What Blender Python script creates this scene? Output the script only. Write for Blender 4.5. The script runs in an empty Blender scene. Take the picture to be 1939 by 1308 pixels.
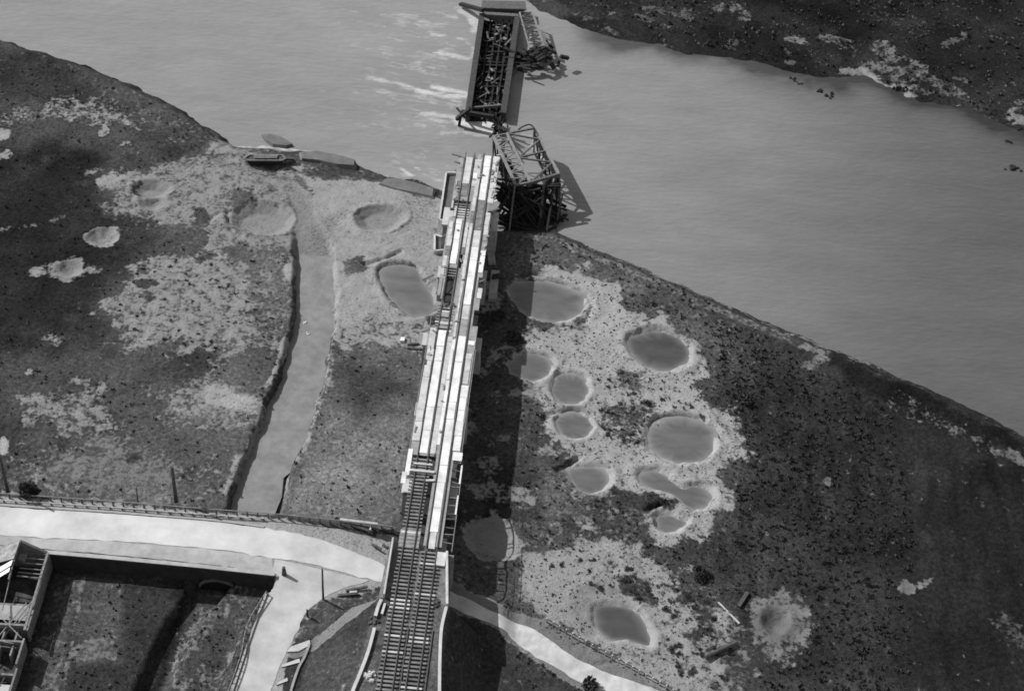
import bpy, bmesh, math, random
import numpy as np
from mathutils import Vector, Matrix
random.seed(7)
SC = bpy.context.scene
COL = SC.collection
# ------------------------------------------------------------------ camera
CAMH = 178.0; PITCH = math.radians(43.5); ROLL = math.radians(4.6); FPX = 3200.0
_f = Vector((0, math.cos(PITCH), -math.sin(PITCH)))
_r0 = Vector((1, 0, 0)); _u0 = Vector((0, math.sin(PITCH), math.cos(PITCH)))
_r = _r0*math.cos(ROLL) + _u0*math.sin(ROLL)
_u = -_r0*math.sin(ROLL) + _u0*math.cos(ROLL)
camd = bpy.data.cameras.new('camera'); cam = bpy.data.objects.new('camera', camd); COL.objects.link(cam)
camd.sensor_width = 36; camd.lens = FPX/1939*36; camd.clip_start = 1; camd.clip_end = 12000
M = Matrix((( _r.x, _u.x, -_f.x, 0), (_r.y, _u.y, -_f.y, 0), (_r.z, _u.z, -_f.z, CAMH), (0, 0, 0, 1)))
cam.matrix_world = M
camd.dof.use_dof = True; camd.dof.focus_distance = 60; camd.dof.aperture_fstop = 1.4
SC.camera = cam
# ------------------------------------------------------------------ light
SX, SY = 1.08, -0.50                      # shadow offset per metre of height
sun_el = math.atan(1/math.hypot(SX, SY)); sun_az = math.atan2(-SX, -SY)   # azimuth from +Y towards +X
w = bpy.data.worlds.new("World"); SC.world = w; w.use_nodes = True
nt = w.node_tree; nt.nodes.clear()
sky = nt.nodes.new('ShaderNodeTexSky'); sky.sky_type = 'NISHITA'; sky.sun_disc = False
sky.sun_elevation = sun_el; sky.sun_rotation = sun_az
bw = nt.nodes.new('ShaderNodeRGBToBW'); bg = nt.nodes.new('ShaderNodeBackground'); bg.inputs[1].default_value = 0.12
wo = nt.nodes.new('ShaderNodeOutputWorld')
nt.links.new(sky.outputs[0], bw.inputs[0]); nt.links.new(bw.outputs[0], bg.inputs[0]); nt.links.new(bg.outputs[0], wo.inputs[0])
sd = bpy.data.lights.new('sun', 'SUN'); sd.energy = 3.9; sd.angle = math.radians(0.5); sd.color = (1, 1, 1)
so = bpy.data.objects.new('sun', sd); COL.objects.link(so)
so.rotation_euler = Vector((SX, SY, -1)).to_track_quat('-Z', 'Y').to_euler(); so.location = (-200, 300, 300)
vs = SC.view_settings; vs.view_transform = 'Standard'; vs.look = 'None'; vs.exposure = 0.45; vs.gamma = 1
# ------------------------------------------------------------------ helpers
def P(px, py, z=0.0):
    d = _f*FPX + _r*(px-969.5) + _u*(654-py)
    t = (z-CAMH)/d.z
    return Vector((d.x*t, d.y*t, z))
def PX(px, py, z=0.0):
    p = P(px, py, z); return (p.x, p.y)
def tag(o, label=None, cat=None, group=None, kind=None):
    if label: o['label'] = label
    if cat: o['category'] = cat
    if group: o['group'] = group
    if kind: o['kind'] = kind
    return o
def thing(name, label, cat, loc=(0, 0, 0), group=None):
    o = bpy.data.objects.new(name, None); COL.objects.link(o); o.location = loc
    return tag(o, label, cat, group)
def nd(nt, t, **k):
    n = nt.nodes.new(t)
    for a, b in k.items(): setattr(n, a, b)
    return n
def mat(name, v, rough=.85, var=.25, scale=1.5, bump=.3, spec=.2, fine=12, metal=0):
    m = bpy.data.materials.new(name); m.use_nodes = True; t = m.node_tree; L = t.links
    b = t.nodes['Principled BSDF']; b.inputs['Roughness'].default_value = rough
    b.inputs['Specular IOR Level'].default_value = spec; b.inputs['Metallic'].default_value = metal
    tc = nd(t, 'ShaderNodeNewGeometry')
    n1 = nd(t, 'ShaderNodeTexNoise'); n1.inputs['Scale'].default_value = scale; n1.inputs['Detail'].default_value = 6; n1.inputs['Roughness'].default_value = .65
    n2 = nd(t, 'ShaderNodeTexNoise'); n2.inputs['Scale'].default_value = fine; n2.inputs['Detail'].default_value = 3
    L.new(tc.outputs['Position'], n1.inputs['Vector']); L.new(tc.outputs['Position'], n2.inputs['Vector'])
    mr = nd(t, 'ShaderNodeMapRange'); mr.inputs[1].default_value = .3; mr.inputs[2].default_value = .7
    mr.inputs[3].default_value = v*(1-var); mr.inputs[4].default_value = min(.95, v*(1+var))
    L.new(n1.outputs[0], mr.inputs[0])
    L.new(mr.outputs[0], b.inputs['Base Color'])
    if bump:
        bp = nd(t, 'ShaderNodeBump'); bp.inputs['Strength'].default_value = bump; bp.inputs['Distance'].default_value = .05
        L.new(n2.outputs[0], bp.inputs['Height']); L.new(bp.outputs[0], b.inputs['Normal'])
    return m
class MB:
    def __init__(s): s.v = []; s.f = []
    def add(s, vs, fs):
        n = len(s.v); s.v += [tuple(v) for v in vs]; s.f += [tuple(i+n for i in f) for f in fs]; return s
    def beam(s, a, b, w, h=None, up=(0, 0, 1)):
        h = w if h is None else h
        a = Vector(a); b = Vector(b); d = (b-a)
        if d.length < 1e-4: return s
        d.normalize(); up = Vector(up)
        if abs(d.dot(up)) > .98: up = Vector((0, 1, 0))
        r = d.cross(up).normalized(); u = r.cross(d).normalized()
        vs = [p + r*(i*w/2) + u*(j*h/2) for p in (a, b) for i, j in ((-1, -1), (1, -1), (1, 1), (-1, 1))]
        return s.add(vs, [(0, 1, 2, 3), (7, 6, 5, 4), (0, 4, 5, 1), (1, 5, 6, 2), (2, 6, 7, 3), (3, 7, 4, 0)])
    def prism(s, pts, z0, z1, top=None):
        n = len(pts); top = top or pts
        vs = [(p[0], p[1], z0) for p in pts] + [(p[0], p[1], z1) for p in top]
        fs = [tuple(range(n-1, -1, -1)), tuple(range(n, 2*n))] + [(i, (i+1) % n, n+(i+1) % n, n+i) for i in range(n)]
        return s.add(vs, fs)
    def quad(s, a, b, c, d, t=.08):
        a, b, c, d = map(Vector, (a, b, c, d)); n = (b-a).cross(d-a).normalized()*t
        return s.add([a, b, c, d, a-n, b-n, c-n, d-n], [(0, 1, 2, 3), (7, 6, 5, 4), (0, 4, 5, 1), (1, 5, 6, 2), (2, 6, 7, 3), (3, 7, 4, 0)])
    def tube(s, a, b, r0, r1=None, n=8):
        r1 = r0 if r1 is None else r1
        a = Vector(a); b = Vector(b); d = (b-a).normalized(); up = Vector((0, 0, 1)) if abs(d.z) < .9 else Vector((0, 1, 0))
        x = d.cross(up).normalized(); y = x.cross(d)
        vs = [p + (x*math.cos(2*math.pi*i/n) + y*math.sin(2*math.pi*i/n))*r for p, r in ((a, r0), (b, r1)) for i in range(n)]
        return s.add(vs, [(i, (i+1) % n, n+(i+1) % n, n+i) for i in range(n)] + [tuple(range(n-1, -1, -1)), tuple(range(n, 2*n))])
    def build(s, name, m, parent=None):
        me = bpy.data.meshes.new(name); me.from_pydata(s.v, [], s.f); me.materials.append(m); me.validate(); me.update()
        bm = bmesh.new(); bm.from_mesh(me); bmesh.ops.recalc_face_normals(bm, faces=bm.faces); bm.to_mesh(me); bm.free()
        o = bpy.data.objects.new(name, me); COL.objects.link(o)
        if parent:
            o.parent = parent; o.matrix_parent_inverse = Matrix.Translation(-Vector(parent.location))
        else:                                   # origin at the thing's base
            c = Vector((sum(v[0] for v in s.v)/len(s.v), sum(v[1] for v in s.v)/len(s.v), min(v[2] for v in s.v)))
            me.transform(Matrix.Translation(-c)); o.location = c
        return o
# numpy noise
_rs = np.random.RandomState(3); _tab = _rs.rand(16, 256, 256)
def vnoise(x, y, k=0):
    x = x + 1000.; y = y + 1000.
    ix = np.floor(x).astype(int); iy = np.floor(y).astype(int); fx = x-ix; fy = y-iy
    fx = fx*fx*(3-2*fx); fy = fy*fy*(3-2*fy); T = _tab[k % 16]
    a = T[ix & 255, iy & 255]; b = T[(ix+1) & 255, iy & 255]; c = T[ix & 255, (iy+1) & 255]; d = T[(ix+1) & 255, (iy+1) & 255]
    return (a*(1-fx)+b*fx)*(1-fy) + (c*(1-fx)+d*fx)*fy
def fbm(x, y, s, k=0, o=4):
    r = 0; a = .5; t = 0
    for i in range(o):
        r = r + a*vnoise(x/s+7.3*i, y/s-3.1*i, k+i); t += a; a *= .55; s *= .5
    return r/t
def sm(a, b, x):
    t = np.clip((x-a)/(b-a), 0, 1); return t*t*(3-2*t)
def segd(X, Y, a, b):
    ax, ay = a; bx, by = b; dx = bx-ax; dy = by-ay; l = dx*dx+dy*dy+1e-9
    t = np.clip(((X-ax)*dx+(Y-ay)*dy)/l, 0, 1)
    return (X-ax-t*dx)**2 + (Y-ay-t*dy)**2
def sdf(X, Y, pts):                          # >0 outside
    d = np.full(X.shape, 1e12); ins = np.zeros(X.shape, bool); n = len(pts)
    for i in range(n):
        a = pts[i]; b = pts[(i+1) % n]; d = np.minimum(d, segd(X, Y, a, b))
        if a[1] != b[1]:
            c = ((a[1] > Y) != (b[1] > Y)) & (X < (b[0]-a[0])*(Y-a[1])/(b[1]-a[1])+a[0]); ins ^= c
    d = np.sqrt(d); return np.where(ins, -d, d)
def lined(X, Y, pts):
    d = np.full(X.shape, 1e12)
    for i in range(len(pts)-1): d = np.minimum(d, segd(X, Y, pts[i], pts[i+1]))
    return np.sqrt(d)
def smooth(pts, closed=True, n=5):
    out = []; N = len(pts)
    rng = range(N) if closed else range(N-1)
    for i in rng:
        g = (lambda j: pts[j % N]) if closed else (lambda j: pts[max(0, min(N-1, j))])
        p0, p1, p2, p3 = g(i-1), g(i), g(i+1), g(i+2)
        for k in range(n):
            t = k/n
            out.append(tuple(.5*((2*p1[c])+(-p0[c]+p2[c])*t+(2*p0[c]-5*p1[c]+4*p2[c]-p3[c])*t*t+(-p0[c]+3*p1[c]-3*p2[c]+p3[c])*t**3) for c in range(len(p1))))
    if not closed: out.append(tuple(pts[-1]))
    return out
def ell(cx, cy, rx, ry, rot=0, n=14, j=.06, seed=0):
    R = random.Random(seed+int(cx)); a = math.radians(rot); o = []
    for i in range(n):
        t = 2*math.pi*i/n; k = 1+R.uniform(-j, j); x = rx*k*math.cos(t); y = ry*k*math.sin(t)
        o.append((cx+x*math.cos(a)-y*math.sin(a), cy+x*math.sin(a)+y*math.cos(a)))
    return o
def W(pts, z=0.0): return [PX(x, y, z) for x, y in pts]
# ------------------------------------------------------------------ bridge frame
ZD = 7.0; ZW = -2.0
_b0 = P(763, 1250, ZD); _b1 = P(904.6, 312, ZD)
BT = (_b1-_b0); BT.z = 0; BT.normalize(); BN = Vector((BT.y, -BT.x, 0))
def bs(py):                                   # distance along the bridge at picture row py of the centreline
    p = P(763+(1250-py)*.151, py, ZD); return (p-_b0).dot(BT)
def B(s, o, z): p = _b0 + BT*s + BN*o; return Vector((p.x, p.y, z))
def so_(px, py, z=ZD):
    p = P(px, py, z)-_b0; return p.dot(BT), p.dot(BN)
# ------------------------------------------------------------------ GROUND
near = [(0, 76), (100, 108), (170, 130), (262, 166), (300, 188), (340, 208), (380, 232), (425, 262), (440, 277), (500, 281), (560, 286), (600, 290),
        (660, 305), (690, 320), (725, 333), (780, 340), (835, 360), (870, 395), (930, 440), (1000, 440), (1055, 440), (1100, 462), (1200, 502), (1400, 590), (1530, 640), (1650, 690), (1800, 757), (1939, 826)]
far = [(1000, 2), (1045, 28), (1100, 58), (1170, 74), (1240, 82), (1300, 96), (1420, 112), (1500, 136), (1580, 152), (1640, 150), (1700, 172), (1760, 188), (1830, 204), (1900, 232), (1939, 246)]
nearW = W(near, ZW); farW = W(far, ZW)
def ext(a, b, L): d = Vector((b[0]-a[0], b[1]-a[1])).normalized()*L; return (b[0]+d.x, b[1]+d.y)
nA = ext(nearW[3], nearW[0], 3500); nB = ext(nearW[-6], nearW[-1], 3500)
f0 = W([(900, -60), (600, -190)], ZW); fA = ext(f0[0], f0[1], 3500); fB = ext(farW[-6], farW[-1], 3500)
riverP = [nA]+nearW+[nB, fB]+farW[::-1]+f0+[fA]
ys = bs
def emb_poly():
    s0, s1 = bs(1131), bs(1308)
    return [B(s0, -4.2, 0)[:2], B(s1, -5.7, 0)[:2], B(s1-60, -7, 0)[:2], B(s1-400, -9, 0)[:2], B(s1-400, 6, 0)[:2], B(s1-60, 5.2, 0)[:2], B(s1, 4.85, 0)[:2], B(s0, 4.6, 0)[:2]]
# road plateau outline (picture pixel, height)
ZR = 3.0
roadPl = [(-260, 912, 3.), (0, 938, 3.), (200, 951, 3.), (400, 968, 3.), (520, 976, 2.8), (640, 990, 2.2), (735, 1008, 1.6), (800, 1060, 1.2), (870, 1105, 1.0), (945, 1150, .8),
          (945, 1185, .8), (860, 1160, 1.0), (800, 1130, 1.2), (735, 1112, 1.4), (680, 1128, 1.8), (610, 1140, 2.2), (575, 1165, 2.3), (545, 1220, 2.2), (520, 1308, 2.), (490, 1420, 1.6), (390, 1420, 1.6),
          (430, 1308, 2.), (480, 1180, 2.4), (520, 1088, 2.9), (400, 1072, 3.), (200, 1053, 3.), (96, 1044, 3.), (-260, 1012, 3.)]
roadW = [PX(x, y, z) for x, y, z in roadPl]; roadZ = [z for _, _, z in roadPl]
canal = [(548, 322), (566, 355), (590, 400), (606, 440), (626, 480), (633, 560), (627, 640), (612, 720), (588, 800), (562, 865), (545, 905), (528, 975), (510, 1030), (440, 1110), (400, 1160), (360, 1130), (420, 1060),
         (432, 985), (458, 905), (490, 825), (522, 745), (548, 670), (560, 600), (564, 520), (558, 450), (548, 380), (530, 330)]
canalW = W(canal, -1.3)
ditch = W([(400, 1120), (375, 1150), (345, 1190), (320, 1240), (290, 1310), (250, 1420)], -1)
pondsD = [  # polygon px, water z
    ([(962, 545), (985, 533), (1030, 533), (1075, 545), (1103, 560), (1105, 585), (1085, 603), (1045, 611), (1005, 600), (975, 578)], -.9, 'w'),
    ([(1186, 645), (1205, 633), (1245, 627), (1285, 640), (1303, 663), (1300, 685), (1265, 702), (1235, 698), (1205, 680)], -.9, 'd'),
    (ell(1003, 695, 40, 25, 5, seed=1), -.8, 'w'), (ell(1078, 737, 35, 30, 5, seed=2), -.8, 'w'), (ell(1087, 806, 35, 24, 10, seed=3), -.8, 'w'),
    (ell(1291, 834, 64, 44, 4, seed=4, j=.04), -.9, 'w'),
    ([(1075, 890), (1100, 886), (1135, 887), (1152, 905), (1140, 928), (1115, 935), (1092, 925)], -.8, 'w'),
    ([(1210, 897), (1235, 890), (1262, 902), (1290, 924), (1330, 923), (1348, 943), (1335, 962), (1312, 965), (1290, 950), (1270, 935), (1235, 925), (1212, 912)], -.8, 'w'),
    ([(1244, 980), (1262, 975), (1285, 982), (1298, 991), (1280, 1006), (1258, 1008), (1245, 997)], -.8, 'w'),
    (ell(930, 1022, 52, 42, 20, seed=5), -.5, 'n'),
    ([(1125, 1150), (1165, 1146), (1200, 1155), (1222, 1180), (1232, 1222), (1190, 1212), (1155, 1210), (1130, 1185)], -.8, 'd'),
    ([(718, 515), (745, 502), (785, 506), (800, 530), (818, 560), (822, 592), (785, 602), (758, 585), (735, 560)], -.8, 'm'),
    (ell(498, 418, 58, 27, -2, seed=6), -.9, 'n'), (ell(722, 413, 48, 24, -5, seed=7), -1.1, 'n'),
    (ell(291, 387, 22, 11, 0, seed=8), -.6, 'n'), (ell(1468, 1178, 24, 22, 0, seed=9), -.4, 'n'), (ell(345, 1000, 1, 1), 0, 'x'),
    (ell(195, 450, 28, 15, 0, seed=10), -.5, 'n'), (ell(133, 512, 22, 12, 0, seed=11), -.6, 'n'), (ell(288, 360, 36, 15, 0, seed=12), -.6, 'n')]
pondsD = [p for p in pondsD if p[2] != 'x']
pondsD = [(p, round(z*.5, 2), k) for p, z, k in pondsD]
ponds = [(W(smooth(p, True, 3), z), z, k) for p, z, k in pondsD]

cracks = [(W(smooth(p, False, 3)), d) for p, d in (
    ([(985, 522), (1020, 520), (1045, 532), (1070, 538)], .6), ([(1095, 548), (1115, 562), (1120, 585), (1108, 608)], .5), ([(1015, 670), (1040, 675), (1060, 695), (1085, 703), (1112, 716)], .55),
    ([(1030, 790), (1050, 780), (1090, 775), (1115, 780), (1145, 805)], .6), ([(1235, 805), (1245, 790), (1280, 788), (1320, 795), (1350, 812), (1372, 832)], .9), ([(1055, 888), (1075, 878), (1095, 866)], 1.0),
    ([(1225, 965), (1245, 955), (1270, 952), (1285, 945)], .8), ([(1120, 695), (1150, 700)], .2), ([(690, 500), (720, 492), (760, 475)], .5), ([(885, 985), (920, 972), (960, 980)], .5),
    ([(1180, 705), (1210, 712)], .5), ([(1075, 1000), (1140, 1030)], .3), ([(1130, 1255), (1180, 1250)], .3), ([(430, 400), (436, 430), (452, 448)], .5), ([(395, 420), (410, 405), (440, 400)], .3))]
def bbox(X, Y, pts, m):
    xs = [p[0] for p in pts]; ysx = [p[1] for p in pts]
    return (X > min(xs)-m) & (X < max(xs)+m) & (Y > min(ysx)-m) & (Y < max(ysx)+m)
def plateau(X, Y, H, pts, z, slope, jit=0):
    m = bbox(X, Y, pts, slope+2); x = X[m]; y = Y[m]
    d = sdf(x, y, pts); wgt = 1-sm(0, slope, d)
    H[m] = H[m]*(1-wgt) + z*wgt
tri = W([(590, 1150), (740, 1100), (715, 1308), (660, 1440), (500, 1440), (545, 1230)], 2)
def height(X, Y):
    n1 = fbm(X, Y, 14, 0, 5)-.5; n2 = fbm(X, Y, 1.6, 5, 3)-.5
    H = n1*.7 + n2*.22
    d = sdf(X, Y, riverP)                       # >0 on land
    beach = sm(-52, -40, X)*(1-sm(-14, -6, X))*sm(180, 195, Y)*(1-sm(330, 340, Y))
    farb = sm(228, 240, Y+.42*X)
    run = 3.2 + 13*beach + 9*farb
    dd = d+(fbm(X, Y, 3, 9, 3)-.5)*1.5+(fbm(X, Y, 11, 10, 4)-.5)*5*farb
    up = np.clip(dd/run, 0, 1); levee = np.exp(-((d-4.5)/2.2)**2)*.5*(1-beach)*(1-farb)
    H = np.where(dd > 0, ZW + (H+levee-ZW)*(up**.8), ZW+np.clip(dd*.45, -2.5, 0))
    # canal and ditch
    m = bbox(X, Y, canalW, 4); c = sdf(X[m], Y[m], canalW)+(fbm(X[m], Y[m], 2.4, 2, 3)-.5)*1.0; t = 1-sm(-.2, .7, c); up_ = sm(P(590, 500).y, P(590, 430).y, Y[m]); H[m] = H[m]*(1-t) + (-1.75*(1-up_)-.45*up_)*t
    m = bbox(X, Y, ditch, 6); c = lined(X[m], Y[m], ditch); t = 1-sm(.8, 2.6, c); H[m] = H[m]*(1-t)+(-1.5)*t
    for pts, z, k in ponds:
        m = bbox(X, Y, pts, 4); x = X[m]; y = Y[m]; c = sdf(x, y, pts)
        c = c+(vnoise(x/.9, y/.9, 4)-.5)*.45+(vnoise(x/3., y/3., 5)-.5)*1.1*np.clip(c, 0, 1)
        rise = -z/.6
        prof = np.where(c < 0, z+np.clip(c*.55, -.7, 0), z + np.clip(c, 0, rise)*.6)
        t = 1-sm(rise, rise+1.6, c); rim = .14*np.exp(-((c-rise-.3)/.6)**2)
        H[m] = np.where(c < rise, np.minimum(prof, H[m]+.3), H[m])+rim*(c > 0)
    for pts, dp in cracks:
        m = bbox(X, Y, pts, 2); c = lined(X[m], Y[m], pts)+(vnoise(X[m]/.8, Y[m]/.8, 3)-.5)*.4; H[m] -= dp*np.exp(-(c/.38)**2)
    m = bbox(X, Y, tri, 6); c = sdf(X[m], Y[m], tri); t = 1-sm(-.5, 3, c); H[m] = H[m]*(1-t)+(2.0+n2[m]*.3)*t
    m = bbox(X, Y, roadW, 5); x = X[m]; y = Y[m]; c = sdf(x, y, roadW)
    num = 0; den = 0
    for (a, b), z in zip(roadW, roadZ):
        ww = 1/((x-a)**2+(y-b)**2+40)**2; num = num+ww*z; den = den+ww
    zz = num/den - .06
    # sharp (walled) on the south side left of the junction, graded elsewhere
    t = 1-sm(.05, 2.6, c)
    wall = sdf(x, y, W([(-300, 1006), (96, 1038), (522, 1080), (530, 1110), (410, 1220), (0, 1220), (-300, 1160)], 1.5)) < 0
    t = np.where(wall, 1-sm(-.35, -.1, c), t)
    H[m] = H[m]*(1-t)+zz*t
    # railway embankment
    e = emb_poly(); m = bbox(X, Y, e, 10) & (Y > -400); x = X[m]; y = Y[m]
    c = sdf(x, y, e); sd_ = (x-_b0.x)*BN.x+(y-_b0.y)*BN.y
    sl = np.where(sd_ > 0, 5.0, 7.0); ss = (x-_b0.x)*BT.x+(y-_b0.y)*BT.y
    sl = np.where(ss > bs(1131)-.3, .3, sl)
    t = 1-np.clip((c-.0)/sl, 0, 1); cur = H[m]; H[m] = np.maximum(cur, cur*(1-t)+(ZD-.42)*t)
    return H
# --- paint: R sandiness, G sand albedo, B veg albedo
ops = []
def poly(pts, soft, jit=1.2, z=0., **k): ops.append(('p', W(pts, z), soft, jit, k))
def line(pts, wd, soft, jit=.3, z=0., **k): ops.append(('l', W(smooth(pts, False, 4), z), soft, jit, k, wd))
# left field
poly([(0, 70), (560, 290), (560, 960), (0, 960)], 3, V=.075)
poly([(-60, 330), (150, 300), (260, 400), (240, 500), (200, 620), (90, 640), (-60, 640)], 9, 5, V=.026, S=-.05)
poly([(0, 95), (100, 125), (200, 170), (160, 200), (0, 190)], 4, 2, V=.045, S=.05)
poly([(60, 205), (160, 185), (250, 190), (330, 215), (330, 250), (240, 240), (120, 230), (0, 225), (0, 205)], 3, 4, S=.46, G=.3)
poly([(150, 150), (280, 185), (370, 235), (420, 275), (330, 255), (260, 215)], 3, 2, S=.22, G=.22, V=.09)
poly([(190, 330), (235, 290), (290, 300), (330, 290), (430, 300), (560, 325), (580, 380), (560, 470), (500, 480), (430, 470), (380, 432), (300, 420), (220, 400), (190, 360)], 3, 3, S=.6, G=.27, V=.1)
poly([(180, 345), (240, 300), (250, 330), (205, 345)], 1, 1, S=.9, G=.33)
poly([(205, 310), (300, 278), (360, 285), (280, 325), (215, 328)], 1.5, 1.5, S=.05, V=.065)
poly([(255, 345), (310, 342), (320, 365), (290, 375), (250, 368)], 1.2, 1, S=.0, V=.045)
poly([(370, 400), (385, 395), (390, 425), (372, 428)], 1.5, 1, S=.1, V=.07)
poly([(430, 360), (480, 355), (485, 380), (430, 385)], 1.2, 1.2, S=.1, V=.08)
poly([(250, 515), (300, 488), (420, 475), (490, 500), (515, 560), (500, 640), (440, 660), (380, 690), (330, 660), (260, 650), (200, 600), (190, 575)], 4, 4, S=.6, G=.28, V=.085)
poly([(480, 480), (550, 480), (552, 600), (500, 640), (480, 560)], 2, 2, S=.38, G=.25, V=.1)
poly([(300, 700), (420, 660), (400, 700), (340, 720)], 2, 2, S=.1, V=.05)
poly([(290, 740), (400, 720), (480, 730), (480, 800), (430, 820), (330, 800)], 3, 3, S=.5, G=.27, V=.08)
poly(ell(438, 757, 34, 22, 10), 2, 2.2, S=.9, G=.40)
poly([(20, 740), (130, 735), (200, 760), (190, 800), (130, 830), (90, 800), (30, 790)], 3, 3, S=.5, G=.27, V=.07)
poly([(110, 860), (200, 835), (290, 850), (320, 890), (330, 935), (150, 935), (90, 900)], 4, 3, S=.5, G=.2, V=.1)
poly([(390, 840), (430, 820), (440, 900), (420, 940), (340, 950), (360, 880)], 2, 2, S=.3, V=.06)
line(near[1:10], .8, .8, 1.2, z=-2, S=.0, V=.03)
line([(548, 505), (545, 525)], .6, .5, .5, S=1, G=.38); line([(540, 640), (530, 680), (505, 730)], .35, .5, .5, S=.7, G=.33)
line([(448, 865), (438, 895), (428, 930)], .5, .8, 1.0, S=.62, G=.33); line([(500, 770), (470, 850), (445, 900)], .5, .4, S=.65, G=.3)
poly(ell(250, 430, 30, 15), 2, 2, S=.15, V=.05)
poly(ell(195, 449, 32, 18), 1, 1, S=1, G=.33)
poly(ell(133, 512, 34, 17), 1.5, 1.5, S=.55, G=.24); poly(ell(135, 508, 20, 11), 1, .6, S=-.2, V=.018)
poly(ell(5, 255, 14, 9), 1, .5, S=1, G=.35)
poly(ell(100, 640, 22, 8), 1.5, 1, S=.5); poly(ell(155, 715, 14, 8), 1, 1, S=.6)
line([(0, 435), (80, 422), (150, 400), (200, 392)], .25, .8, .8, S=.38, G=.17)
# beach
poly([(560, 320), (640, 335), (700, 325), (760, 345), (835, 370), (860, 480), (835, 600), (760, 630), (705, 665), (640, 665), (632, 560), (590, 440)], 2.2, 2.5, S=.8, G=.33, V=.12)
poly([(640, 640), (700, 600), (760, 620), (740, 680), (650, 680)], 2, 2.5, S=.55, G=.3, V=.1)
poly([(645, 495), (685, 490), (690, 510), (655, 518)], .8, .8, S=.2, V=.13)
poly([(560, 325), (575, 335), (590, 365), (575, 368), (560, 345)], .8, .8, S=.1, V=.11)
poly([(430, 262), (500, 284), (590, 300), (560, 320), (440, 300), (380, 290)], 2, 2, S=.6, G=.3, V=.1)
# between canal and bridge
poly([(635, 670), (800, 640), (780, 860), (745, 1000), (530, 975), (560, 880), (600, 800)], 2.5, 2, S=.16, V=.13)
poly([(650, 700), (760, 690), (740, 800), (640, 800)], 5, 4, V=.095, S=.05)
poly([(640, 870), (740, 850), (740, 890), (640, 900)], 3, 3, S=.35, G=.2, V=.11)
line([(630, 650), (618, 720), (600, 780), (572, 850), (552, 900), (530, 960)], .35, .7, .8, S=.5, G=.3)
line([(545, 895), (532, 945)], .35, .5, .5, S=.8, G=.34)
poly([(700, 640), (830, 600), (830, 640), (770, 670)], 1.5, 2, S=.6, G=.32)
# right side of bridge, bank
poly([(930, 440), (1055, 445), (1939, 830), (1939, 1400), (840, 1400), (850, 900), (880, 600)], 1.5, 1, S=.08, V=.06)
poly([(1650, 1308), (1700, 1000), (1680, 760), (1939, 880), (2300, 1060), (2300, 1600), (1600, 1600)], 14, 5, V=.028, S=.02)
poly([(1450, 650), (1680, 760), (1720, 1100), (1650, 1308), (1400, 1308), (1450, 900)], 10, 5, V=.042, S=.04)
poly([(940, 450), (1050, 450), (1200, 520), (1330, 600), (1400, 640), (1420, 720), (1350, 680), (1250, 610), (1150, 545), (1050, 500), (960, 520)], 3, 3, S=.2, G=.22, V=.085)
line([(1000, 452), (1060, 460), (1200, 520), (1400, 608), (1530, 660), (1650, 712), (1800, 780), (1939, 850)], .7, .5, S=.42, G=.22, V=.09)
line([(1590, 690), (1660, 730), (1800, 790), (1939, 855)], 1.8, 1.5, 1.5, S=.02, V=.022)
line([(1690, 765), (1780, 795), (1870, 850), (1939, 870)], 1.2, 1.2, 1.8, S=.34, G=.16)
poly(ell(1535, 690, 22, 14), 1.5, 1.5, S=.6, G=.17); poly(ell(1905, 862, 25, 9, 15), 1, 1, S=.6, G=.16)
poly([(940, 600), (1000, 600), (1010, 660), (950, 690), (900, 700)], 3, 2, S=.08, V=.05)
# sand network round the craters
poly([(1000, 545), (1035, 505), (1085, 508), (1150, 540), (1185, 585), (1255, 612), (1325, 655), (1335, 715), (1310, 765), (1385, 790), (1410, 840), (1375, 900), (1375, 960), (1335, 990), (1300, 1015), (1240, 1015), (1215, 965), (1150, 955), (1075, 945), (1050, 890), (1035, 830), (1035, 790), (1000, 720), (1005, 640), (1040, 615), (1110, 610), (1115, 570), (1060, 540)], 2.5, 3.2, S=.74, G=.36, V=.1)
poly([(1085, 515), (1165, 545), (1180, 600), (1170, 690), (1120, 700), (1120, 600), (1110, 560)], 2, 2, S=.95, G=.38)
poly([(1165, 700), (1215, 705), (1210, 740), (1160, 725)], 1.5, 1.5, S=.2, V=.1)
poly([(1140, 760), (1225, 765), (1230, 850), (1165, 850)], 2.5, 3, S=.34, V=.08)
poly([(1060, 840), (1150, 830), (1210, 845), (1230, 880), (1140, 880), (1060, 875)], 1.5, 2, S=.72, G=.35)
poly([(1000, 840), (1055, 840), (1070, 880), (1010, 890)], 2, 2, S=.1, V=.07)
poly([(1160, 930), (1270, 940), (1275, 962), (1180, 975)], 1, 1, S=.1, V=.055)
poly([(960, 900), (1060, 900), (1150, 960), (1210, 980), (1200, 1030), (1000, 1030)], 3, 3, S=.3, G=.24, V=.08)
poly([(985, 1045), (1060, 1028), (1110, 1022), (1200, 1045), (1250, 1080), (1290, 1140), (1390, 1150), (1405, 1210), (1420, 1320), (1260, 1320), (1150, 1240), (1040, 1175), (985, 1150), (975, 1100)], 2.2, 3, S=.7, G=.33, V=.085)
poly([(1000, 1060), (1060, 1050), (1130, 1090), (1100, 1150), (1000, 1140)], 3, 2, S=.9, G=.33)
poly([(1080, 1110), (1150, 1090), (1180, 1120), (1120, 1200), (1080, 1180)], 1.5, 1.5, S=.9, G=.24)
poly([(1165, 1095), (1215, 1105), (1235, 1135), (1190, 1130)], 1.2, 1.5, S=.2, V=.055)
poly([(1290, 1075), (1340, 1080), (1350, 1140), (1300, 1150), (1280, 1110)], 1.5, 2, S=.25, V=.05)
poly([(1310, 1150), (1345, 1150), (1350, 1200), (1320, 1200)], 1.5, 2, S=.3, V=.05)
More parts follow.
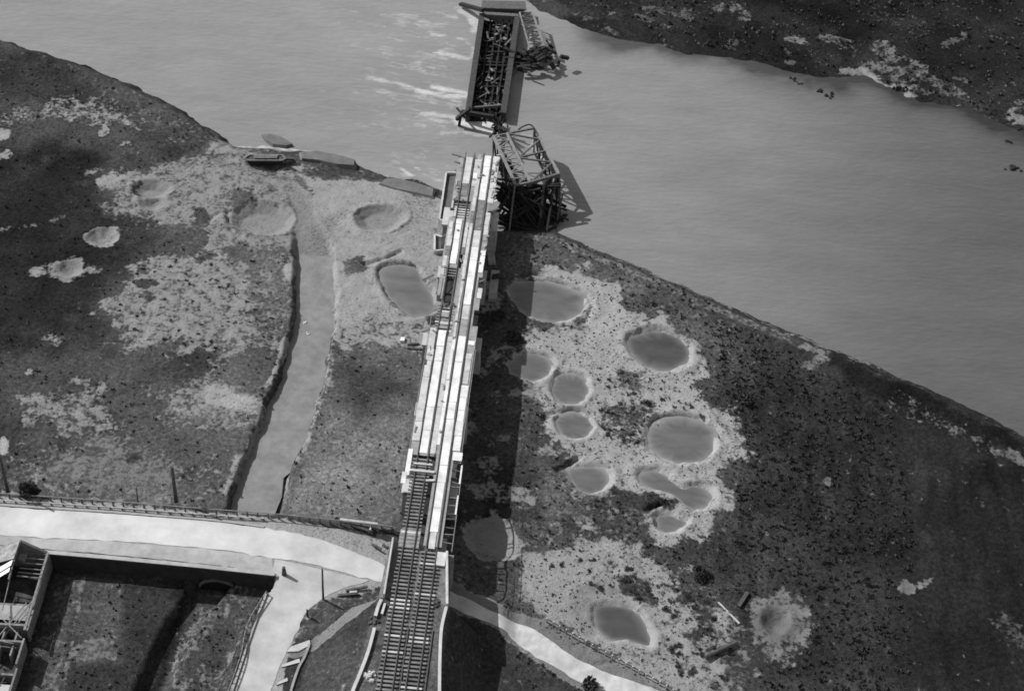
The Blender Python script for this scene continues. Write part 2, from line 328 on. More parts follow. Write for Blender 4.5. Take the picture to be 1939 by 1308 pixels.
poly(ell(1466, 1180, 66, 60, 0), 2.2, 2.2, S=.6, G=.2, V=.07)
poly(ell(1466, 1172, 26, 24, 0), 2, 2, S=.4, G=.18, V=.08)
poly(ell(1405, 1240, 40, 60, 20), 4, 3, S=.35, G=.2, V=.06)
poly([(1395, 1120), (1420, 1115), (1415, 1180), (1400, 1170)], .8, .8, S=.1, V=.04)
poly(ell(1755, 1100, 16, 7, -20), .8, 1, S=.8, G=.2); poly(ell(1714, 1110, 8, 12), .8, 1, S=.8, G=.17)
poly(ell(1565, 910, 10, 5), .8, .6, S=.7, G=.15)
line([(1900, 1180), (1939, 1220)], 1.5, 2, S=.4, G=.1)
# shadow-side field by the bridge: dark weeds, with sand patches that also lift the shade
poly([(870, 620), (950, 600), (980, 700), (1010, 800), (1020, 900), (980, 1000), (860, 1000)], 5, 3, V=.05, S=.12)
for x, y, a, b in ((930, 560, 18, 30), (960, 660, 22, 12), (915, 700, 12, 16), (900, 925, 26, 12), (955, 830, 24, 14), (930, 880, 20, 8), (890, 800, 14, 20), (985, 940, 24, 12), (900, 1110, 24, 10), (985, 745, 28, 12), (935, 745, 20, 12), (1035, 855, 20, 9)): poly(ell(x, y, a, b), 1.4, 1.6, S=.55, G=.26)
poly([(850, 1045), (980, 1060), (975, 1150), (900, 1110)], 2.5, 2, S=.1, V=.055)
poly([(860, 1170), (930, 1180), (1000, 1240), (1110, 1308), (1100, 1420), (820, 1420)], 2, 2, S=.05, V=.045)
# bottom left garden
poly([(96, 1044), (520, 1086), (430, 1308), (400, 1500), (-300, 1500), (-300, 1012)], .6, .3, S=.05, V=.06)
poly([(110, 1085), (160, 1090), (135, 1180), (115, 1308), (60, 1308), (80, 1200)], 1, 1, S=.3, G=.2, V=.1)
line([(160, 1092), (140, 1190), (120, 1308)], .35, .3, S=.55, G=.2)
poly([(165, 1092), (235, 1096), (228, 1215), (140, 1200)], .6, .5, S=.1, V=.085)
poly([(140, 1215), (228, 1200), (226, 1250), (142, 1255)], 1, 1.2, S=.5, G=.2, V=.1)
poly([(236, 1096), (345, 1105), (330, 1190), (290, 1308), (130, 1308), (140, 1260), (228, 1255)], 1.2, .8, S=.02, V=.042)
line([(345, 1110), (330, 1200), (285, 1308)], .8, .6, .8, S=.0, V=.02)
poly([(360, 1130), (500, 1095), (470, 1190), (430, 1308), (300, 1308), (350, 1200)], 2, 1.5, S=.38, G=.22, V=.08)
poly([(400, 1170), (470, 1150), (450, 1240), (370, 1260)], 2, 2, S=.2, V=.075)
# embankment triangle
poly([(600, 1150), (730, 1110), (700, 1308), (640, 1420), (500, 1420), (545, 1230)], 1.2, 1, S=.05, V=.05, z=1)
# far land
poly([(1000, -40), (1250, 70), (1500, 128), (1640, 145), (1939, 240), (2300, 300), (2300, -600), (900, -600)], 2, 2, S=.1, V=.035)
poly([(1000, 20), (1300, 90), (1560, 150), (1600, 135), (1450, 60), (1200, 25)], 2, 2, S=.04, V=.024)
poly([(1450, 0), (1640, 0), (1720, 60), (1620, 75), (1560, 40)], 4, 3, S=.0, V=.014)
poly([(1700, 60), (1939, 60), (1939, 140), (1750, 130)], 5, 3, S=.0, V=.022)
for pts, wd, s, g in (([(1355, 15), (1380, 12), (1415, 30)], 1.1, .5, .16), ([(1490, 70), (1530, 80)], .6, .6, .2), ([(1230, 12), (1300, 25)], 1.2, .5, .12), ([(1565, 72), (1620, 88)], .8, .45, .16), ([(1670, 90), (1700, 110), (1740, 125)], 2, .5, .2), ([(1640, 115), (1700, 120), (1720, 150)], 2.2, .45, .18),
                      ([(1600, 125), (1640, 118)], .7, .9, .3), ([(1790, 85), (1815, 73), (1870, 70), (1939, 74)], .3, .55, .1), ([(1780, 150), (1830, 175)], 1, .5, .16), ([(1660, 30), (1740, 55)], 3, .3, .1), ([(1925, 205), (1939, 215)], 1.6, .8, .24), ([(1910, 235), (1939, 242)], .6, .9, .25)):
    line(pts, wd, 1.2, 1.5, S=s, G=g)
line([(1640, 140), (1690, 168), (1720, 180)], 1.0, 1.0, .8, z=-2, S=.8, G=.34)
R2 = random.Random(5)
for i in range(46):                            # pale scraps along the far bank
    x = R2.uniform(1080, 1939); y = np.interp(x, [p[0] for p in far], [p[1] for p in far])-R2.uniform(14, 60)
    line([(x, y), (x+R2.uniform(6, 26), y+R2.uniform(0, 9))], R2.uniform(.2, .6), .6, .8, S=.45, G=.12)
for i in range(60):                            # old small shell scars on the left field
    x = R2.uniform(0, 520); y = R2.uniform(200, 930)
    if R2.random() < .5: poly(ell(x, y, R2.uniform(6, 16), R2.uniform(3, 8)), 1.0, 1.2, S=R2.choice((.1, .5, .6)), V=.05)
# bare verge beside the road and pale road spill
poly([(-200, 925), (0, 942), (200, 955), (400, 972), (520, 980), (640, 995), (740, 1015), (735, 1110), (610, 1140), (545, 1225), (505, 1420), (390, 1420), (432, 1308), (520, 1086), (300, 1060), (-200, 1014)], .35, .2, z=2.8, S=1, G=.38)
poly([(600, 1140), (735, 1108), (735, 1140), (690, 1165), (620, 1180), (560, 1215), (575, 1165)], 1.2, .5, z=1.8, S=.25, V=.08)
poly([(850, 1112), (940, 1150), (1040, 1172), (1150, 1240), (1300, 1330), (1150, 1330), (1030, 1260), (930, 1190), (850, 1165)], .8, .6, S=1, G=.2)
line([(700, 1165), (640, 1195), (560, 1232)], .8, .35, .25, z=2.3, S=1, G=.2)
# embankment top: ash ballast
def embpaint():
    e = [(p[0], p[1]) for p in emb_poly()]; ops.append(('p', e, .4, .2, dict(S=.0, V=.10)))
embpaint()
ops.append(('p', W([(560, 345), (580, 365), (608, 400), (632, 480), (625, 500), (562, 500), (556, 430)]), 1.6, 1.2, dict(S=.9, G=.25)))
for pts, z, k in ponds:
    g = {'w': .40, 'd': .36, 'm': .24, 's': .30, 'n': .27}[k]
    if k == 'n' and pts[0][0] > 20: g = .2
    if k == 'n' and -10 < pts[0][0] < 20: g = .27
    ops.append(('p', pts, 1.9 if k in 'wd' else 1.0, 1.3, dict(S=.95 if k != 'm' else .6, G=g)))
ops.append(('p', W(ell(1466, 1180, 30, 28)), 1.5, 1.2, dict(S=.9, G=.15)))
ops.append(('p', W(ell(7, 842, 8, 18)), .5, .3, dict(S=1, G=.42)))

def paint(X, Y):
    nlow = fbm(X, Y, 22, 2, 5)
    S = .10+(nlow-.5)*.9; S = S+(fbm(X*.55, Y*1.5, 6, 12, 4)-.5)*.75; G = np.full(X.shape, .3); V = .05*(.4+1.2*fbm(X, Y, 9, 6, 4))
    jn = fbm(X, Y, 2.6, 8, 4)-.5; jn2 = fbm(X, Y, 8, 11, 3)-.5
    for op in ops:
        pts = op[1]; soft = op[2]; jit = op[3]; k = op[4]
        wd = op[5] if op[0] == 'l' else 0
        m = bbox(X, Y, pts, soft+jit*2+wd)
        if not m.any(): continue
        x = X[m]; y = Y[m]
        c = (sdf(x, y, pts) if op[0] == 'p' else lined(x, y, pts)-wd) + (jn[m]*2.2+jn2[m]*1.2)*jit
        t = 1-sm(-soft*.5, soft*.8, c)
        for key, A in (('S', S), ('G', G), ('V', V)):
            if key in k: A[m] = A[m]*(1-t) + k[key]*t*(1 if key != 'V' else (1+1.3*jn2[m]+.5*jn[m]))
    # drill rows of the right hand field
    px_ = P(1560, 700); py_ = P(1600, 1308); rd = (py_-px_).normalized(); c = (X-px_.x)*rd.y-(Y-px_.y)*rd.x
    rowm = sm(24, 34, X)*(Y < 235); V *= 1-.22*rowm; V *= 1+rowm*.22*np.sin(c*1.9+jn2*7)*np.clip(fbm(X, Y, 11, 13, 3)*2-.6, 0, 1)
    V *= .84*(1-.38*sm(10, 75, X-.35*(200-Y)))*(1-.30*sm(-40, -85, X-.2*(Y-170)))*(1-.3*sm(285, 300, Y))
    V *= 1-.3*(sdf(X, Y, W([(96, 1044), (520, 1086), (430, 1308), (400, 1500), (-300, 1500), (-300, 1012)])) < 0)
    return S, G*.94, V
def axis(lo, hi, step, outs):
    c = list(np.arange(lo, hi+step/2, step)); a = [];
    g = step; x = lo
    left = []
    while x > -outs: g *= 1.22; x -= g; left.append(x)
    right = []; g = step; x = hi
    while x < outs: g *= 1.22; x += g; right.append(x)
    return np.array(left[::-1]+c+right)
def gridmesh(name, xs, yy, Z, colors, m, keep=None):
    nx, ny = len(xs), len(yy)
    X, Y = np.meshgrid(xs, yy)
    co = np.stack([X, Y, Z], -1).reshape(-1, 3).astype(np.float32)
    idx = np.arange(nx*ny).reshape(ny, nx)
    q = np.stack([idx[:-1, :-1], idx[:-1, 1:], idx[1:, 1:], idx[1:, :-1]], -1).reshape(-1, 4).astype(np.int32)
    me = bpy.data.meshes.new(name); me.vertices.add(len(co)); me.vertices.foreach_set('co', co.ravel())
    me.loops.add(q.size); me.loops.foreach_set('vertex_index', q.ravel())
    me.polygons.add(len(q)); me.polygons.foreach_set('loop_start', np.arange(0, q.size, 4, dtype=np.int32)); me.polygons.foreach_set('loop_total', np.full(len(q), 4, np.int32))
    me.update(calc_edges=True)
    ca = me.color_attributes.new('paint', 'FLOAT_COLOR', 'POINT')
    c = np.concatenate([colors.reshape(-1, 3), np.ones((nx*ny, 1))], 1).astype(np.float32); ca.data.foreach_set('color', c.ravel())
    me.polygons.foreach_set('use_smooth', np.ones(len(q), bool))
    me.materials.append(m); o = bpy.data.objects.new(name, me); COL.objects.link(o); return o
def ground_mat():
    m = bpy.data.materials.new('ground'); m.use_nodes = True; t = m.node_tree; L = t.links; b = t.nodes['Principled BSDF']
    b.inputs['Roughness'].default_value = .97; b.inputs['Specular IOR Level'].default_value = .05
    at = nd(t, 'ShaderNodeAttribute', attribute_name='paint'); sp = nd(t, 'ShaderNodeSeparateColor'); L.new(at.outputs['Color'], sp.inputs[0])
    g = nd(t, 'ShaderNodeNewGeometry')
    def noise(s, d=4, r=.6):
        n = nd(t, 'ShaderNodeTexNoise'); n.inputs['Scale'].default_value = s; n.inputs['Detail'].default_value = d; n.inputs['Roughness'].default_value = r
        L.new(g.outputs['Position'], n.inputs['Vector']); return n.outputs[0]
    def ma(op, a, b_, c=None):
        n = nd(t, 'ShaderNodeMath', operation=op)
        for i, v in enumerate((a, b_, c)):
            if v is None: continue
            if isinstance(v, (int, float)): n.inputs[i].default_value = v
            else: L.new(v, n.inputs[i])
        return n.outputs[0]
    def mr(v, a, b_, c, d, smo=False):
        n = nd(t, 'ShaderNodeMapRange');
        if smo: n.interpolation_type = 'SMOOTHSTEP'
        L.new(v, n.inputs[0])
        for i, q in enumerate((a, b_, c, d)): n.inputs[i+1].default_value = q
        return n.outputs[0]
    na = noise(.55, 6, .62); nb = noise(1.6, 4, .6); nc = noise(5, 4, .7); ndt = noise(.12, 3)
    mix = ma('ADD', ma('MULTIPLY', ma('SUBTRACT', na, .5), 1.5), ma('MULTIPLY', ma('SUBTRACT', nb, .5), 1.3))
    tt = mr(ma('ADD', sp.outputs[0], mix), .30, .68, 0, 1, True)
    nv = nd(t, 'ShaderNodeTexNoise'); nv.inputs['Scale'].default_value = 2.6; nv.inputs['Detail'].default_value = 3; nv.inputs['Roughness'].default_value = .75; L.new(g.outputs['Position'], nv.inputs['Vector'])
    dens = mr(noise(.17, 4, .6), .35, .65, -.09, .07)
    speck = mr(ma('ADD', nv.outputs[0], dens), .55, .68, 1.0, .52, True)
    sand = ma('MULTIPLY', ma('MULTIPLY', sp.outputs[1], speck), ma('MULTIPLY', mr(nc, .3, .7, .74, .96), mr(na, .3, .7, .80, 1.0)))
    veg = ma('MULTIPLY', sp.outputs[2], ma('MULTIPLY', mr(nc, .3, .7, .5, 1.5), mr(nb, .3, .7, .55, 1.5)))
    mx = nd(t, 'ShaderNodeMix', data_type='FLOAT'); L.new(tt, mx.inputs[0]); L.new(veg, mx.inputs[2]); L.new(sand, mx.inputs[3])
    L.new(mx.outputs[0], b.inputs['Base Color'])
    bp = nd(t, 'ShaderNodeBump'); bp.inputs['Strength'].default_value = .8; bp.inputs['Distance'].default_value = .18
    L.new(ma('ADD', ma('MULTIPLY', nb, 1.2), ma('MULTIPLY', nc, .6)), bp.inputs['Height']); L.new(bp.outputs[0], b.inputs['Normal'])
    return m
xs = axis(-112, 116, .27, 3200); yy = axis(112, 300, .27, 3200)
XX, YY = np.meshgrid(xs, yy)
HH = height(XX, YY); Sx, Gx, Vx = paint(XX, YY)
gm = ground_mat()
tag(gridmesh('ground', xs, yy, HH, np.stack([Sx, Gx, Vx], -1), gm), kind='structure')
def hz(x, y): return float(height(np.array([[x]], float), np.array([[y]], float))[0, 0])
def hzs(pts):
    a = np.array([pts], float); return height(a[..., 0].copy(), a[..., 1].copy())[0]
# ------------------------------------------------------------------ RIVER
def water_mat(name, v, foam=False, rough=.32, var=.05):
    m = bpy.data.materials.new(name); m.use_nodes = True; t = m.node_tree; L = t.links; b = t.nodes['Principled BSDF']
    b.inputs['Roughness'].default_value = rough; b.inputs['IOR'].default_value = 1.33; b.inputs['Specular IOR Level'].default_value = .5
    g = nd(t, 'ShaderNodeNewGeometry')
    mp = nd(t, 'ShaderNodeMapping'); L.new(g.outputs['Position'], mp.inputs[0]); mp.inputs['Rotation'].default_value = (0, 0, math.radians(25)); mp.inputs['Scale'].default_value = (.5, 1.3, 1)
    n = nd(t, 'ShaderNodeTexNoise'); n.inputs['Scale'].default_value = .35; n.inputs['Detail'].default_value = 7; n.inputs['Roughness'].default_value = .6; L.new(mp.outputs[0], n.inputs['Vector'])
    n2 = nd(t, 'ShaderNodeTexNoise'); n2.inputs['Scale'].default_value = 1.5; n2.inputs['Detail'].default_value = 4; L.new(mp.outputs[0], n2.inputs['Vector'])
    r = nd(t, 'ShaderNodeMapRange'); L.new(n.outputs[0], r.inputs[0]); r.inputs[1].default_value = .3; r.inputs[2].default_value = .7; r.inputs[3].default_value = 1-var; r.inputs[4].default_value = 1+var
    mu = nd(t, 'ShaderNodeMath', operation='MULTIPLY'); L.new(r.outputs[0], mu.inputs[0]); mu.inputs[1].default_value = v
    last = mu.outputs[0]
    if foam: mp.inputs['Scale'].default_value = (.28, .8, 1); n.inputs['Scale'].default_value = .3
    if foam:
        at = nd(t, 'ShaderNodeAttribute', attribute_name='paint'); sp = nd(t, 'ShaderNodeSeparateColor'); L.new(at.outputs['Color'], sp.inputs[0])
        L.new(sp.outputs[1], mu.inputs[1])
        mp3 = nd(t, 'ShaderNodeMapping'); L.new(g.outputs['Position'], mp3.inputs[0]); mp3.inputs['Rotation'].default_value = (0, 0, math.radians(18)); mp3.inputs['Scale'].default_value = (.4, 1.7, 1)
        n3 = nd(t, 'ShaderNodeTexNoise'); n3.inputs['Scale'].default_value = 1.9; n3.inputs['Detail'].default_value = 6; n3.inputs['Roughness'].default_value = .7; L.new(mp3.outputs[0], n3.inputs['Vector'])
        a = nd(t, 'ShaderNodeMath', operation='ADD'); L.new(sp.outputs[0], a.inputs[0]); L.new(n3.outputs[0], a.inputs[1])
        q = nd(t, 'ShaderNodeMapRange'); q.interpolation_type = 'SMOOTHSTEP'; L.new(a.outputs[0], q.inputs[0]); q.inputs[1].default_value = .80; q.inputs[2].default_value = 1.55
        mx = nd(t, 'ShaderNodeMix', data_type='FLOAT'); L.new(q.outputs[0], mx.inputs[0]); L.new(last, mx.inputs[2]); mx.inputs[3].default_value = .55
        last = mx.outputs[0]
        q2 = nd(t, 'ShaderNodeMapRange'); L.new(q.outputs[0], q2.inputs[0]); q2.inputs[3].default_value = rough; q2.inputs[4].default_value = .8; L.new(q2.outputs[0], b.inputs['Roughness'])
    L.new(last, b.inputs['Base Color'])
    bp = nd(t, 'ShaderNodeBump'); bp.inputs['Strength'].default_value = .8 if foam else .15; bp.inputs['Distance'].default_value = .12 if not foam else .2
    L.new(n2.outputs[0], bp.inputs['Height']); L.new(bp.outputs[0], b.inputs['Normal'])
    return m
foam = [  # px polyline, half width m, strength
    ([(700, 148), (760, 160), (800, 172), (882, 185)], .6, .62), ([(715, 172), (780, 182), (870, 200)], .5, .55), ([(790, 170), (840, 182), (880, 182)], 1.0, .8),
    ([(820, 165), (880, 176)], .8, .8), ([(800, 215), (862, 222), (868, 236)], .7, .7), ([(835, 100), (886, 112)], .9, .72), ([(740, 100), (800, 110)], .5, .45),
    ([(873, 20), (905, 40), (900, 60)], 1.2, .7), ([(860, 15), (885, 12)], .8, .6), ([(893, 45), (900, 30)], .9, .75), ([(820, 66), (838, 68)], .5, .7), ([(868, 73), (884, 75)], .5, .7),
    ([(720, 235), (790, 225), (860, 232)], .5, .4), ([(640, 118), (720, 140), (770, 158)], .7, .38), ([(660, 60), (760, 78), (850, 92)], .8, .36), ([(885, 80), (898, 95), (892, 110)], .5, .62),
    ([(870, 232), (905, 236), (940, 232), (935, 250)], 1.6, .95), ([(840, 252), (880, 250), (925, 258)], .7, .6), ([(905, 235), (935, 245)], 1.8, .9), ([(870, 225), (868, 245)], .5, .7),
    ([(760, 318), (778, 333)], .5, .85), ([(775, 305), (800, 308)], .7, .5), ([(770, 292), (806, 300)], .6, .5), ([(800, 330), (836, 343)], .5, .55), ([(890, 270), (830, 282), (780, 290)], .6, .35),
    ([(990, 255), (1010, 262), (1005, 280)], .6, .6), ([(1020, 290), (1025, 305)], .6, .75), ([(988, 55), (1000, 90), (990, 100)], .9, .65), ([(1030, 365), (1036, 385)], .4, .6),
    ([(440, 279), (520, 280), (600, 290), (640, 302)], .18, .7), ([(940, 255), (950, 262)], .4, .7), ([(700, 5), (760, 30), (800, 55)], .8, .3), ([(600, 0), (690, 20)], .9, .25)]
R3 = random.Random(31)
foam = [(p, w_*.65, st*.93) for p, w_, st in foam]
for i in range(340):
    x = R3.triangular(560, 885, 860); y = R3.uniform(20, 245)+(x-885)*-.02; l = R3.uniform(12, 60)
    foam.append(([(x-l, y-l*.2), (x, y)], R3.uniform(.05, .22), R3.uniform(.25, .62)*(.5+.5*(x-560)/325)))
for i in range(40):
    x = R3.uniform(740, 870); y = R3.uniform(280, 345); l = R3.uniform(8, 26); foam.append(([(x-l, y-l*.5), (x, y)], .12, R3.uniform(.3, .6)))
rx = axis(-110, 116, .32, 3000); ry = axis(170, 300, .32, 3000)
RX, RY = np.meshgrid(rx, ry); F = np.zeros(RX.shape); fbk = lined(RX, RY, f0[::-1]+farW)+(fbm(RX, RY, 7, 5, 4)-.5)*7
jn = (fbm(RX, RY, 2, 3, 4)-.5)
for pts, wd, st in foam:
    wp = W(smooth(pts, False, 3), ZW); m = bbox(RX, RY, wp, wd*3+2); c = lined(RX[m], RY[m], wp)+jn[m]*1.2
    F[m] = np.maximum(F[m], st*(1-sm(wd*.2, wd*2.2+.5, c)))
# muddy water: light falloff to the right and far-bank reflection painted into its colour
dim = sm(-10, 95, RX+.25*(230-RY)); tb = .2*(1-.58*dim)*(.84+.32*fbm(RX, RY*1.5, 34, 7, 6))*(1-.72*np.exp(-np.clip(fbk-1.5, 0, 99)/3.2)*sm(5, 12, RX))
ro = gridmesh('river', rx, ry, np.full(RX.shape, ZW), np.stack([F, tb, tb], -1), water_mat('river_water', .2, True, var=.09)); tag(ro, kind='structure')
def pond_mat(name, lo, hi, rough):
    m = water_mat(name, lo, rough=rough, var=.22); t = m.node_tree; L = t.links; b = t.nodes['Principled BSDF']; src = b.inputs['Base Color'].links[0].from_socket
    at = nd(t, 'ShaderNodeAttribute', attribute_name='paint'); sp = nd(t, 'ShaderNodeSeparateColor'); L.new(at.outputs['Color'], sp.inputs[0])
    mx = nd(t, 'ShaderNodeMix', data_type='FLOAT'); L.new(sp.outputs[0], mx.inputs[0]); L.new(src, mx.inputs[2]); mx.inputs[3].default_value = hi; L.new(mx.outputs[0], b.inputs['Base Color']); return m
wm = {'w': pond_mat('pond_water', .10, .2, .25), 'd': pond_mat('pond_dark', .058, .17, .25), 'm': pond_mat('pond_muddy', .11, .19, .4), 's': pond_mat('pond_silt', .22, .27, .5)}
for pts, z, k in ponds:
    if k == 'n': continue
    n = len(pts); cx = sum(p[0] for p in pts)/n; cy = sum(p[1] for p in pts)/n
    rings = (1.12, 1.0, .93, .85, .74, .5, .25); cv = (1, .85, .55, .25, .08, 0, 0); rg = random.Random(n+int(cx*10))
    vs = []; fs = []; cl = []
    wob = [rg.uniform(-.2, .2) for _ in range(n)]
    for i, (q, c) in enumerate(zip(rings, cv)):
        for p_i, p in enumerate(pts): vs.append((cx+(p[0]-cx)*q, cy+(p[1]-cy)*q, z)); cl.append(max(0, min(1, c+(wob[p_i] if 0 < i < 5 else 0))))
        if i: fs += [((i-1)*n+a, (i-1)*n+(a+1) % n, i*n+(a+1) % n, i*n+a) for a in range(n)]
    fs.append(tuple(range((len(rings)-1)*n, len(rings)*n)))
    me = bpy.data.meshes.new('pond'); me.from_pydata(vs, [], fs); ca = me.color_attributes.new('paint', 'FLOAT_COLOR', 'POINT')
    ca.data.foreach_set('color', np.array([[c, c, c, 1] for c in cl], np.float32).ravel()); me.materials.append(wm[k]); me.update()
    o = bpy.data.objects.new('pond', me); COL.objects.link(o); tag(o, kind='structure')
b = MB(); cz = -1.3; cc = W(smooth([q for q in canal if q[1] < 1020], True, 2), cz); ccx = canalW; cc = [(x+(.6 if i < len(cc)*.45 else -.6), y) for i, (x, y) in enumerate(cc)]; b.add([(x, y, cz) for x, y in cc], [tuple(range(len(cc)))])
tag(b.build('stream', mat('stream_mud', .175, var=.25, scale=.45, bump=.5, fine=4, rough=.7)), kind='structure')
# ------------------------------------------------------------------ materials
mWhite = mat('pale_planking', .62, var=.26, scale=.5); mPale = mat('pale_boards', .44, var=.25, scale=.7); mGrey = mat('weathered_deck', .25, var=.25, scale=.9)
mSleep = mat('sleeper_wood', .30, var=.35, scale=1.5); mRail = mat('rail_steel', .07, rough=.5, spec=.5, var=.2); mSteel = mat('girder_steel', .10, var=.35, rough=.6, spec=.4)
mSteelL = mat('paint_worn_steel', .18, var=.3, rough=.7); mDark = mat('rusted_steel', .02, var=.4, rough=.8); mStone = mat('masonry', .26, var=.3, scale=1.1, bump=.6)
mStoneD = mat('wet_stone', .10, var=.3, scale=.8, bump=.5); mConc = mat('concrete', .42, var=.18, scale=.6); mRoad = mat('chalk_road', .46, var=.2, scale=.22, bump=.15)
mShould = mat('gravel_shoulder', .31, var=.24, scale=.5, bump=.3); mKerb = mat('kerb', .3, var=.2); mWood = mat('dark_timber', .07, var=.4, scale=2); mWoodL = mat('bleached_timber', .36, var=.3, scale=2)
mLeaf = mat('scrub_leaves', .05, var=.5, scale=2, bump=0); mLeafD = mat('dark_leaves', .034, var=.5, scale=2, bump=0); mTile = mat('roof_lath', .22, var=.5, scale=1.2); mSheet = mat('roof_sheet', .62, var=.2)
mBrick = mat('brick_wall', .16, var=.35, scale=1.4, bump=.6); mFloor = mat('rubble_floor', .10, var=.7, scale=.9, bump=.8); mMetalB = mat('barge_steel', .06, var=.3, rough=.6)
mBark = mat('bark', .06, var=.3)
# ------------------------------------------------------------------ ROADS
def ribbon(name, A, Bp, m, z=0.01, kind='structure', parent=None, skirt=.3):
    """A, Bp: matching px,py,z polylines, edge to edge"""
    A = smooth(A, False, 10); Bp = smooth(Bp, False, 10); b = MB(); n = len(A); vs = []
    K = 14
    for (x0, y0, z0), (x1, y1, z1) in zip(A, Bp):
        p = P(x0, y0, z0+z); q = P(x1, y1, z1+z); w_ = (q-p).normalized()
        p = p+w_*float(vnoise(np.array(p.x/1.1), np.array(p.y/1.1), 3)-.5)*.4; q = q+w_*float(vnoise(np.array(q.x/1.1), np.array(q.y/1.1), 5)-.5)*.4
        vs += [p.lerp(q, k/K) for k in range(K+1)]
    for v, h in zip(vs, hzs([(v.x, v.y) for v in vs])): v.z = h+z*.4+.03
    w = K+1
    fs = [(i*w+k, i*w+k+1, (i+1)*w+k+1, (i+1)*w+k) for i in range(n-1) for k in range(K)]
    b.add(vs, fs)
    for e in (0, K):                            # skirts
        vs2 = [vs[i*w+e] for i in range(n)]; lo = [Vector((v.x, v.y, v.z-skirt)) for v in vs2]
        b.add(vs2+lo, [(i, i+1, n+i+1, n+i) for i in range(n-1)])
    return tag(b.build(name, m), kind=kind)
ribbon('road', [(-260, 930, 3), (0, 957, 3), (200, 970, 3), (400, 985, 3), (500, 997, 2.9), (560, 1008, 2.6), (620, 1024, 2.2), (680, 1048, 1.8), (740, 1074, 1.5), (800, 1098, 1.3), (870, 1125, 1.1)],
       [(-260, 985, 3), (0, 1012, 3), (200, 1022, 3), (400, 1037, 3), (500, 1052, 2.9), (560, 1060, 2.6), (620, 1074, 2.2), (680, 1090, 1.8), (735, 1105, 1.5), (795, 1126, 1.3), (860, 1150, 1.1)], mRoad, z=.06)
ribbon('road', [(870, 1125, 1.1), (947, 1162, 0.9), (1001, 1182, 0.6), (1040, 1207, 0.4), (1091, 1242, 0.3), (1144, 1268, 0.3), (1198, 1286, 0.3), (1262, 1310, 0.3), (1420, 1375, 0.3)],
       [(860, 1150, 1.1), (930, 1180, 0.9), (962, 1198, 0.6), (996, 1228, 0.4), (1040, 1253, 0.3), (1088, 1283, 0.3), (1135, 1308, 0.3), (1185, 1335, 0.3), (1330, 1400, 0.3)], mat('dusty_road', .40, var=.28, scale=.4, bump=.2), z=.06)
ribbon('road_shoulder', [(-260, 986.5, 3), (0, 1013.5, 3), (200, 1023.5, 3), (400, 1038.5, 3), (515, 1054, 2.9)], [(-260, 1012, 3), (0, 1036, 3), (200, 1051, 3), (400, 1070, 3), (518, 1083, 2.9)], mShould, z=.03)
ribbon('side_road', [(522, 1056, 2.8), (508, 1110, 2.7), (488, 1170, 2.5), (468, 1230, 2.3), (443, 1308, 2.1), (405, 1430, 1.7)], [(700, 1098, 1.7), (640, 1118, 1.9), (588, 1150, 2.2), (560, 1200, 2.2), (535, 1250, 2.1), (512, 1308, 2), (475, 1430, 1.7)][:6], mat('side_road_chalk', .38, var=.22, scale=.3, bump=.2), z=.03)
# kerb strips along the road
def strip(name, pts, wd, h, m, lift=.0, label=None, cat=None):
    b = MB(); q = [P(*a) for a in smooth(pts, False, 8)]
    for v, hh_ in zip(q, hzs([(v.x, v.y) for v in q])): v.z = hh_+h/2+.05
    for a, c in zip(q, q[1:]): b.beam(a, c, wd, h)
    o = b.build(name, m)
    return tag(o, label, cat) if label else tag(o, kind='structure')
strip('kerb', [(-200, 936, 3), (0, 956, 3), (200, 969, 3), (400, 984, 3), (500, 996, 2.9)], .28, .14, mKerb, .0)
strip('kerb', [(516, 1095, 2.7), (490, 1160, 2.5), (462, 1240, 2.3), (432, 1330, 2.1)], .25, .2, mKerb)
# retaining wall on the south side of the road, with the culvert mouth
t = thing('retaining_wall', 'long low masonry retaining wall shaded under the lower edge of the white road', 'wall', P(300, 1062, 0))
b = MB(); c = [(-260, 1014, 3), (96, 1046, 3), (200, 1055, 3), (375, 1071.5, 3)]
def wallseg(b, a, c, zt, zb, w=.45):
    p = P(*a); q = P(*c); b.beam(Vector((p.x, p.y, (zt+zb)/2)), Vector((q.x, q.y, (zt+zb)/2)), w, zt-zb)
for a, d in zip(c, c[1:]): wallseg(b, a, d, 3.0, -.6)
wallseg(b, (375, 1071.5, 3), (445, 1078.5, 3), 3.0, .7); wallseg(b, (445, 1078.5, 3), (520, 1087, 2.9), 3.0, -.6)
b.build('wall', mat('shade_dark_wall', .028, var=.4, scale=.8, bump=.6), t)  # shade of the sunless face is put into this near-black colour
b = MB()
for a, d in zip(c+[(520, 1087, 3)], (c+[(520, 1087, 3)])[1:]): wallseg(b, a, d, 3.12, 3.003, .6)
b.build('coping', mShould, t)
b = MB(); p = P(372, 1071.2, 3); q = P(448, 1078.8, 3); b.beam(Vector((p.x, p.y+.05, -.6)), Vector((q.x, q.y+.05, -.6)), .3, 2.8); b.build('culvert_shade_panel', mat('culvert_shade', .012), t)  # near-black panel stands in for the shade inside the culvert
b = MB(); p = P(375, 1071.5, 3); q = P(445, 1078.5, 3); u = (q-p); L_ = u.length; u.normalize()
for k in range(9):
    a0 = math.pi*k/8; a1 = math.pi*(k+1)/8
    if k == 8: break
    f = lambda a: Vector((p.x, p.y, 0))+u*(L_/2-math.cos(a)*L_/2)+Vector((0, -.25, -.9+1.7*math.sin(a)))
    b.beam(f(a0), f(a1), .3, .35, up=(0, 1, 0))
b.build('culvert_arch', mStoneD, t)
